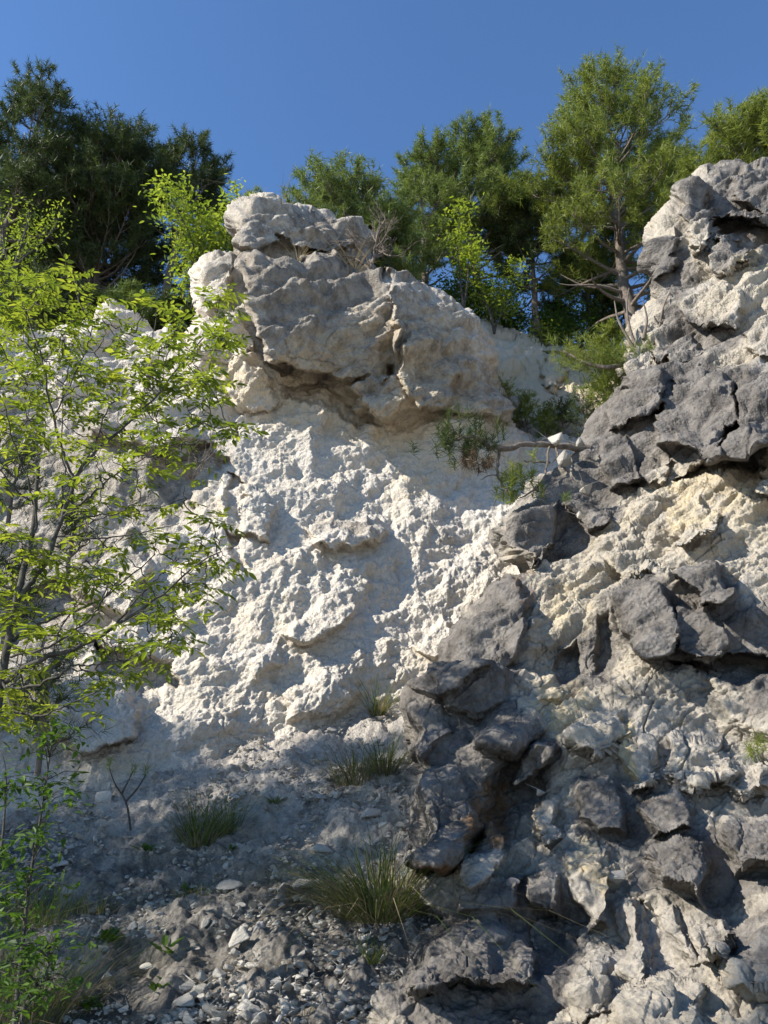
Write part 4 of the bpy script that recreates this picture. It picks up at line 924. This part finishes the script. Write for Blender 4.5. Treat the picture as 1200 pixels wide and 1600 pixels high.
tuft_on(480, 1580, .10, 100, .30, 'flattened dry grass stalks over the bottom heap of stones', seed=16, mat='straw', wid=.004, fan=1.4)
tuft_on(420, 1500, .10, 90, .25, 'flattened straw above the bottom heap of stones', seed=17, mat='straw', wid=.004, fan=1.4)
for k, (u, v, y, h, n_, sp, lb) in enumerate([(408, 312, 10.5, .55, 9, .05, 'few tall dry stalks on the very tip of the pinnacle'), (440, 322, 10.7, .62, 12, .07, 'upright dry stalks right of the pinnacle tip'), (466, 408, 10.2, .45, 26, .06, 'pale dry grass tuft on the ledge in the middle of the block'), (552, 420, 10.3, .35, 60, .12, 'pale spidery dry grass at the foot of the dead shrub'), (1180, 1340, 4.1, .12, 40, .04, 'green grass sprig in a joint at the lower right edge')]):
    grass(u, v, y, h, n_, sp, lb, seed=20 + k, mat='straw' if k < 4 else 'grass', wid=.008 if k < 4 else .004, fan=.3 if k < 3 else .9)
# needle rosette at right edge
r_ = empty('pine_seedling', tuple(P(1182, 1185, 4.5)), 'star shaped pine seedling sticking out of the right part of the outcrop', 'pine seedling')
tb = Tubes(); tb.add(polyline(px([(1196, 1198), (1182, 1172)], [4.6, 4.42]), 5), np.linspace(.006, .003, 5), 5); tb.build('stem', M['bark'], r_)
cluster([(1180, 1168, 4.4), (1190, 1160, 4.4), (1172, 1175, 4.4)], 'needles_bright', 2, L=.085, spread=(.01, .01, .01), d=(-.2, -.5, .5), nw=.0028, K=45, rr=1.2)
r_ = empty('pine_seedling', tuple(P(845, 760, 6.5)), 'tiny grey green plant in a crack below the pine branch', 'pine seedling')
tb = Tubes(); tb.add(polyline(px([(884, 795), (884, 780)], [6.4, 6.4]), 4), np.linspace(.006, .003, 4), 5); tb.build('stem', M['bark'], r_)
cluster([(884, 780, 6.35)], 'needles_pale', 4, L=.06, spread=(.03, .02, .02), nw=.003)

# dead branchy shrub against the sky on the block
r_ = empty('dead_shrub', tuple(P(578, 415, 11.0)), 'grey leafless branching shrub on the right shoulder of the block', 'shrub'); tb = Tubes()
def branchy(p0, d0, L, rad, depth, r):
    m = 5; pts = [p0]; d = d0
    for k in range(m): d = nrm(d + r.normal(size=3) * .2 + np.array([0, 0, .05])); pts.append(pts[-1] + d * L / m)
    pts = np.array(pts); tb.add(pts, np.linspace(rad, rad * .55, m + 1), 5)
    if depth > 0:
        for k in range(3 + (depth > 1)): i_ = 2 + r.integers(4); branchy(pts[i_], nrm(d + r.normal(size=3) * .55), L * (.5 + .25 * r.random()), rad * .5, depth - 1, r)
rr_ = np.random.default_rng(77)
for dx in (-.25, 0, .2, -.1, .1): branchy(P(578, 425, 10.9), nrm(np.array([dx, 0, 1.]) + rr_.normal(size=3) * .12), .75, .028, 3, rr_)
tb.build('twigs', M['deadwood'], r_)
r_ = empty('dead_shrub', tuple(P(300, 740, 8.6)), 'brown tangle of dead twigs in the hollow of the face right of the ash tree', 'shrub'); tb = Tubes()
for dx in (-.9, -.5, 0, .5, .9): branchy(P(300, 750, 8.7), nrm(np.array([dx, -.6, .5])), .45, .010, 2, rr_)
tb.build('twigs', M['deadwood'], r_)

# leafy rosettes on the slope
for k, (u, v, s_, lb) in enumerate([(232, 1335, .11, 'pale green leafy rosette below the forked seedling'), (360, 1335, .08, 'small rosette right of the dark shaded tussock'), (172, 1478, .15, 'wide dark rosette in the lower shade, left one'), (262, 1495, .14, 'wide dark rosette in the lower shade, right one'), (250, 1555, .12, 'bushy green plant beside the bottom heap'), (140, 1585, .13, 'bushy green plant at the bottom edge left of the heap'), (515, 1415, .08, 'low bright plant with a yellow flower left under the largest tussock'), (295, 1400, .09, 'small dark rosette above the white flat slab')]):
    c = np.array(on_scree(u, v)); n_ = 16 if s_ > .1 else 11; az = np.arange(n_) * 2.4; C_ = np.tile(c + [0, 0, .02], (n_, 1)) + rng.normal(size=(n_, 3)) * .02 * [1, 1, .5]
    D_ = np.stack([np.cos(az), np.sin(az), .35 + .5 * rng.random(n_)], -1)
    V_, F_ = leaves(C_, D_, np.tile([0, 0, 1.], (n_, 1)), s_ * .7 * (.7 + .5 * rng.random(n_)))
    o = mesh_obj('rosette_plant', V_, F_, M['shade_leaf']); tag(o, lb, 'plant', 'leafy plants on the slope')
# forked pine seedling
c = np.array(on_scree(202, 1296)); r_ = empty('pine_seedling', tuple(c), 'thin forked pine seedling standing on the slope like a letter Y', 'pine seedling'); tb = Tubes(); y0 = c[1]
for a_ in ([(204, 1298), (200, 1255), (190, 1240), (178, 1225), (171, 1200)], [(197, 1252), (215, 1232), (228, 1210)], [(190, 1240), (198, 1225), (208, 1205)]): tb.add(polyline(px(a_, [y0] * len(a_)), 10), np.linspace(.009, .004, 10), 5)
tb.build('stem', M['ashbark'], r_)
for q_ in ((171, 1196, y0), (229, 1206, y0), (208, 1203, y0)): cluster([q_], 'needles_bright', 3, L=.07, spread=(.012, .012, .008), nw=.003, K=26)

# ------------------------------------------------------------------ ash tree at the left, traced branch by branch
ash = empty('ash_tree', tuple(P(-20, 1500, 3.9)), 'young ash tree at the left edge with thin dark branches and sunlit compound leaves', 'tree')
tb = Tubes(); nodes = []
YA = 3.9
def ab(pts, r0, r1, y0=YA, y1=None, n_=22, reg=.35):
    y1 = y0 if y1 is None else y1; l_ = polyline(px(pts, np.linspace(y0, y1, len(pts))), n_); l_[1:-1] += rng.normal(size=(n_ - 2, 3)) * .004
    tb.add(l_, np.linspace(r0, r1, n_), 7 if r0 > .012 else 5)
    for i_ in range(int(n_ * reg), n_): nodes.append(l_[i_])
ab([(-40, 1700), (-30, 1400), (-18, 1200), (2, 1058), (17, 975), (27, 937), (37, 892), (48, 850), (56, 790), (60, 730)], .027, .010, reg=.75)
ab([(27, 937), (50, 910), (66, 888), (88, 838), (102, 796), (118, 748), (129, 727)], .016, .009, YA, YA, reg=.6)
ab([(129, 727), (165, 690), (217, 650), (275, 580), (320, 525), (345, 495)], .009, .003, YA, 4.3)
ab([(118, 748), (100, 715), (83, 650), (69, 579), (56, 530), (44, 500), (36, 470)], .008, .003, YA, 3.7)
ab([(129, 727), (150, 690), (165, 640), (200, 610), (222, 588)], .006, .0025, YA, 4.1)
ab([(88, 838), (96, 800), (102, 740), (95, 690), (98, 600), (112, 560)], .006, .0025, YA, 4.1)
ab([(0, 1071), (40, 1040), (79, 1025), (133, 1008), (173, 985), (215, 955), (250, 933), (292, 890), (345, 862)], .015, .003, YA, 3.6)
ab([(173, 985), (210, 940), (245, 905), (270, 875)], .006, .002, YA - .1, 4.1)
ab([(21, 1002), (50, 980), (83, 967), (120, 953), (167, 933), (219, 887), (240, 868)], .009, .003, YA, 4.2)
ab([(17, 1027), (79, 1010), (135, 975), (160, 940), (190, 900)], .007, .0025, YA, 3.6)
ab([(8, 1081), (71, 1067), (110, 1045), (150, 1050)], .008, .003, YA, 3.6)
ab([(79, 1025), (110, 1038), (150, 1040), (200, 1028), (255, 1010)], .006, .0025, YA - .05, 3.6)
ab([(79, 1025), (95, 980), (118, 950), (132, 910), (155, 875)], .005, .002, YA, 4.1)
ab([(102, 815), (150, 805), (200, 800), (247, 796), (290, 778)], .005, .002, YA, 4.1)
ab([(102, 830), (140, 815), (190, 800), (235, 770)], .005, .002, YA, 3.6)
ab([(96, 810), (140, 775), (180, 740), (222, 718)], .007, .003, YA, 3.7)
ab([(88, 838), (150, 842), (210, 835), (280, 818)], .006, .002, YA, 3.6)
ab([(222, 718), (262, 700), (310, 690), (372, 680)], .004, .002, 3.7, 3.6)
ab([(48, 850), (60, 800), (40, 740), (20, 690), (10, 640)], .007, .003, YA, 3.6)
ab([(56, 790), (30, 770), (5, 740), (-20, 700)], .006, .003, YA, 3.7)
ab([(83, 650), (110, 600), (130, 560), (150, 500), (120, 470), (126, 445)], .005, .002, 3.8, 4.3)
ab([(217, 650), (230, 590), (240, 520), (245, 480)], .004, .002, 4.0, 4.2)
ab([(250, 610), (260, 560), (270, 520), (300, 475)], .0035, .002, 4.1, 4.2)
ab([(345, 495), (352, 470), (358, 440)], .003, .0015, 4.3, 4.4, 8)
ab([(300, 550), (340, 545), (378, 560)], .003, .0015, 4.2, 4.3, 8)
ab([(2, 1058), (20, 1110), (60, 1120), (110, 1100), (160, 1075)], .007, .003, YA, 3.5)
nodes = [np.array(q) for q in nodes]
AREA = [(-40, 430), (60, 425), (128, 425), (150, 455), (205, 488), (245, 470), (290, 462), (340, 425), (368, 470), (368, 545), (360, 575), (340, 640), (400, 678), (395, 710), (335, 725), (325, 770), (322, 800), (355, 835), (352, 870), (330, 940), (290, 945), (282, 1020), (240, 1050), (180, 1080), (120, 1130), (60, 1130), (-40, 1150)]
tg = []
while len(tg) < 420:
    u = random.uniform(-60, 400); v = random.uniform(425, 1140)
    if poly_dist(np.array([u]), np.array([v]), AREA)[0][0] < 0: continue
    if v > 640 and random.random() < .3: continue
    if 620 < v < 800 and random.random() < .28: continue
    tg.append(P(u, v, random.uniform(3.45, 4.45)))
NA = np.array(nodes); tg.sort(key=lambda q: np.min(((NA - q) ** 2).sum(1)))
tips = []
for q in tg:
    NA = np.array(nodes); d2 = ((NA - q) ** 2).sum(1); i_ = int(np.argmin(d2)); dist = math.sqrt(d2[i_])
    if dist > .75: q = NA[i_] + (q - NA[i_]) * .75 / dist; dist = .75
    if dist < .03: tips.append((q, np.array([.5, 0, .8]))); continue
    s_ = np.linspace(0, 1, 7)[:, None]; mid_ = NA[i_] + (q - NA[i_]) * s_ + np.array([0, 0, -.10 * dist]) * np.sin(s_ * math.pi) + rng.normal(size=(7, 3)) * .006
    mid_[0] = NA[i_]; tb.add(mid_, np.linspace(.0035 + .002 * min(dist, .5), .0018, 7), 4); nodes += [mid_[3], mid_[5]]
    dd = nrm(mid_[-1] - mid_[-3]); tips.append((mid_[-1], dd))
    if dist > .2: tips.append((mid_[4], nrm(np.cross(dd, [0, 0, 1.]) * random.choice((-1, 1)) + dd * .5)))
tb.build('trunk', M['ashbark'], ash)
C_, D_, U_, S_ = [], [], [], []; tb = Tubes()
for tip, dd in tips:
    for k in range(random.choice((2, 3, 3, 4))):
        az = random.uniform(0, 6.28); rd = nrm(dd * .55 + np.array([math.cos(az), math.sin(az), random.uniform(-.15, .5)]) * .9); L_ = random.uniform(.08, .15)
        t = np.linspace(0, 1, 5)[:, None]; rc = tip + rd * L_ * t + np.array([0, 0, -.35 * L_]) * t ** 2; tb.add(rc, np.linspace(.0016, .0008, 5), 3)
        sd = nrm(np.cross(rd, [0, 0, 1.])); npair = random.choice((2, 3, 3)); lf = L_ * .43
        for j in range(npair):
            f = (j + 1.1) / (npair + .6); c_ = tip + rd * L_ * f + np.array([0, 0, -.35 * L_ * f * f])
            for s_ in (-1, 1):
                C_.append(c_); D_.append(sd * s_ + rd * .55 + np.array([0, 0, -.25 - .25 * random.random()]) + rng.normal(size=3) * .12); U_.append(np.array([0, 0, 1.]) + rng.normal(size=3) * .25); S_.append(lf * random.uniform(.8, 1.15))
        C_.append(rc[-1]); D_.append(rd + np.array([0, 0, -.5])); U_.append(np.array([0, 0, 1.]) + rng.normal(size=3) * .25); S_.append(lf * 1.15)
tb.build('leaf_stalks', M['ash'], ash)
o = mesh_obj('leaves', *leaves(C_, D_, U_, np.array(S_)), M['ash']); o.parent = ash; local(o, ash)
# pine twigs behind the ash
for k, (u, v, y, lb) in enumerate([(20, 740, 6.2, 'dark pine tuft behind the ash at the left edge'), (112, 820, 6.4, 'small dark pine tuft seen through the middle of the ash'), (70, 1105, 5.2, 'dark pine tuft below the ash trunk'), (15, 920, 5.5, 'dark green pine tuft at the left edge beside the ash trunk')]):
    small_pine(u, v + 30, y, .38, lb, 'little pines behind the ash', 50 + k, mat='needles', R_=.6, n_br=9, nl=.10, nw=.005)
# leafy saplings down the left side
def sapling(pts, y0, y1, zones, label, seed):
    r = random.Random(seed); root = empty('sapling', tuple(P(*pts[0], y0)), label, 'sapling', 'saplings below the ash'); tb = Tubes(); l_ = polyline(px(pts, np.linspace(y0, y1, len(pts))), 26); tb.add(l_, np.linspace(.010, .003, 26), 5)
    C_, D_, U_, S_ = [], [], [], []
    for (u, v, sp, n_) in zones:
        for _ in range(n_):
            q = P(u + r.gauss(0, sp), v + r.gauss(0, sp * .6), y0 + r.gauss(0, .12)); i_ = int(np.argmin(((l_ - q) ** 2).sum(1))); tb.add(np.array([l_[i_], (l_[i_] + q) / 2 + [0, 0, .02], q]), [.003, .002, .0015], 3)
            for j in range(6): C_.append(q + rng.normal(size=3) * .025); D_.append(rng.normal(size=3) * [1, 1, .4] + [0, 0, -.2]); U_.append(np.array([0, 0, 1.]) + rng.normal(size=3) * .3); S_.append(r.uniform(.035, .06))
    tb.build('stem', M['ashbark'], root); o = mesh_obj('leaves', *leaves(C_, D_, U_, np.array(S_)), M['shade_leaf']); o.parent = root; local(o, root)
sapling([(22, 1600), (35, 1480), (45, 1380), (60, 1300), (72, 1220), (85, 1130)], 3.6, 3.8, [(85, 1150, 26, 16), (60, 1230, 30, 22), (60, 1310, 22, 12), (65, 1370, 26, 14), (30, 1430, 26, 10)], 'slender leafy sapling rising from the bottom left corner to the ash', 1)
sapling([(30, 1610), (40, 1570), (70, 1530), (85, 1470)], 3.3, 3.4, [(75, 1475, 24, 14), (80, 1540, 26, 12), (30, 1500, 26, 14), (20, 1560, 24, 12)], 'short bushy sapling in the bottom left corner', 2)
sapling([(-20, 1450), (-5, 1380), (5, 1300), (10, 1230)], 3.5, 3.6, [(10, 1230, 22, 12), (5, 1330, 22, 10), (10, 1400, 22, 10)], 'leafy twig at the left edge below the ash trunk', 3)

# ------------------------------------------------------------------ pines standing left of the slope: their crowns shade its foot
GO = 'pines standing beside the slope'
for k, (x, y, h, rr, lb) in enumerate([(-10.5, 2.8, 10.6, 1.5, 'tall pine outside the left edge, level with the dark nose'), (-12.5, 3.6, 9.2, 1.9, 'tall pine outside the left edge, nearest the white face'), (-9.5, -0.7, 9.5, 1.6, 'tall pine outside the left edge, beside the photographer'),
        (-11, -4, 10.6, 2.2, 'tall pine outside the left edge, behind the photographer'), (-8.6, 3.2, 7.4, 1.5, 'lower pine outside the left edge, closest to the slope')]):
    pine((x, y, float(scree_base(np.array([-9.]), np.array([y]))[0]) - .6), h, profile(rr, .25, .5, .35), lb, GO, n_br=56, t0=.3, seed=200 + k, nl=.2, nw=.03, K=8, spray=.34)
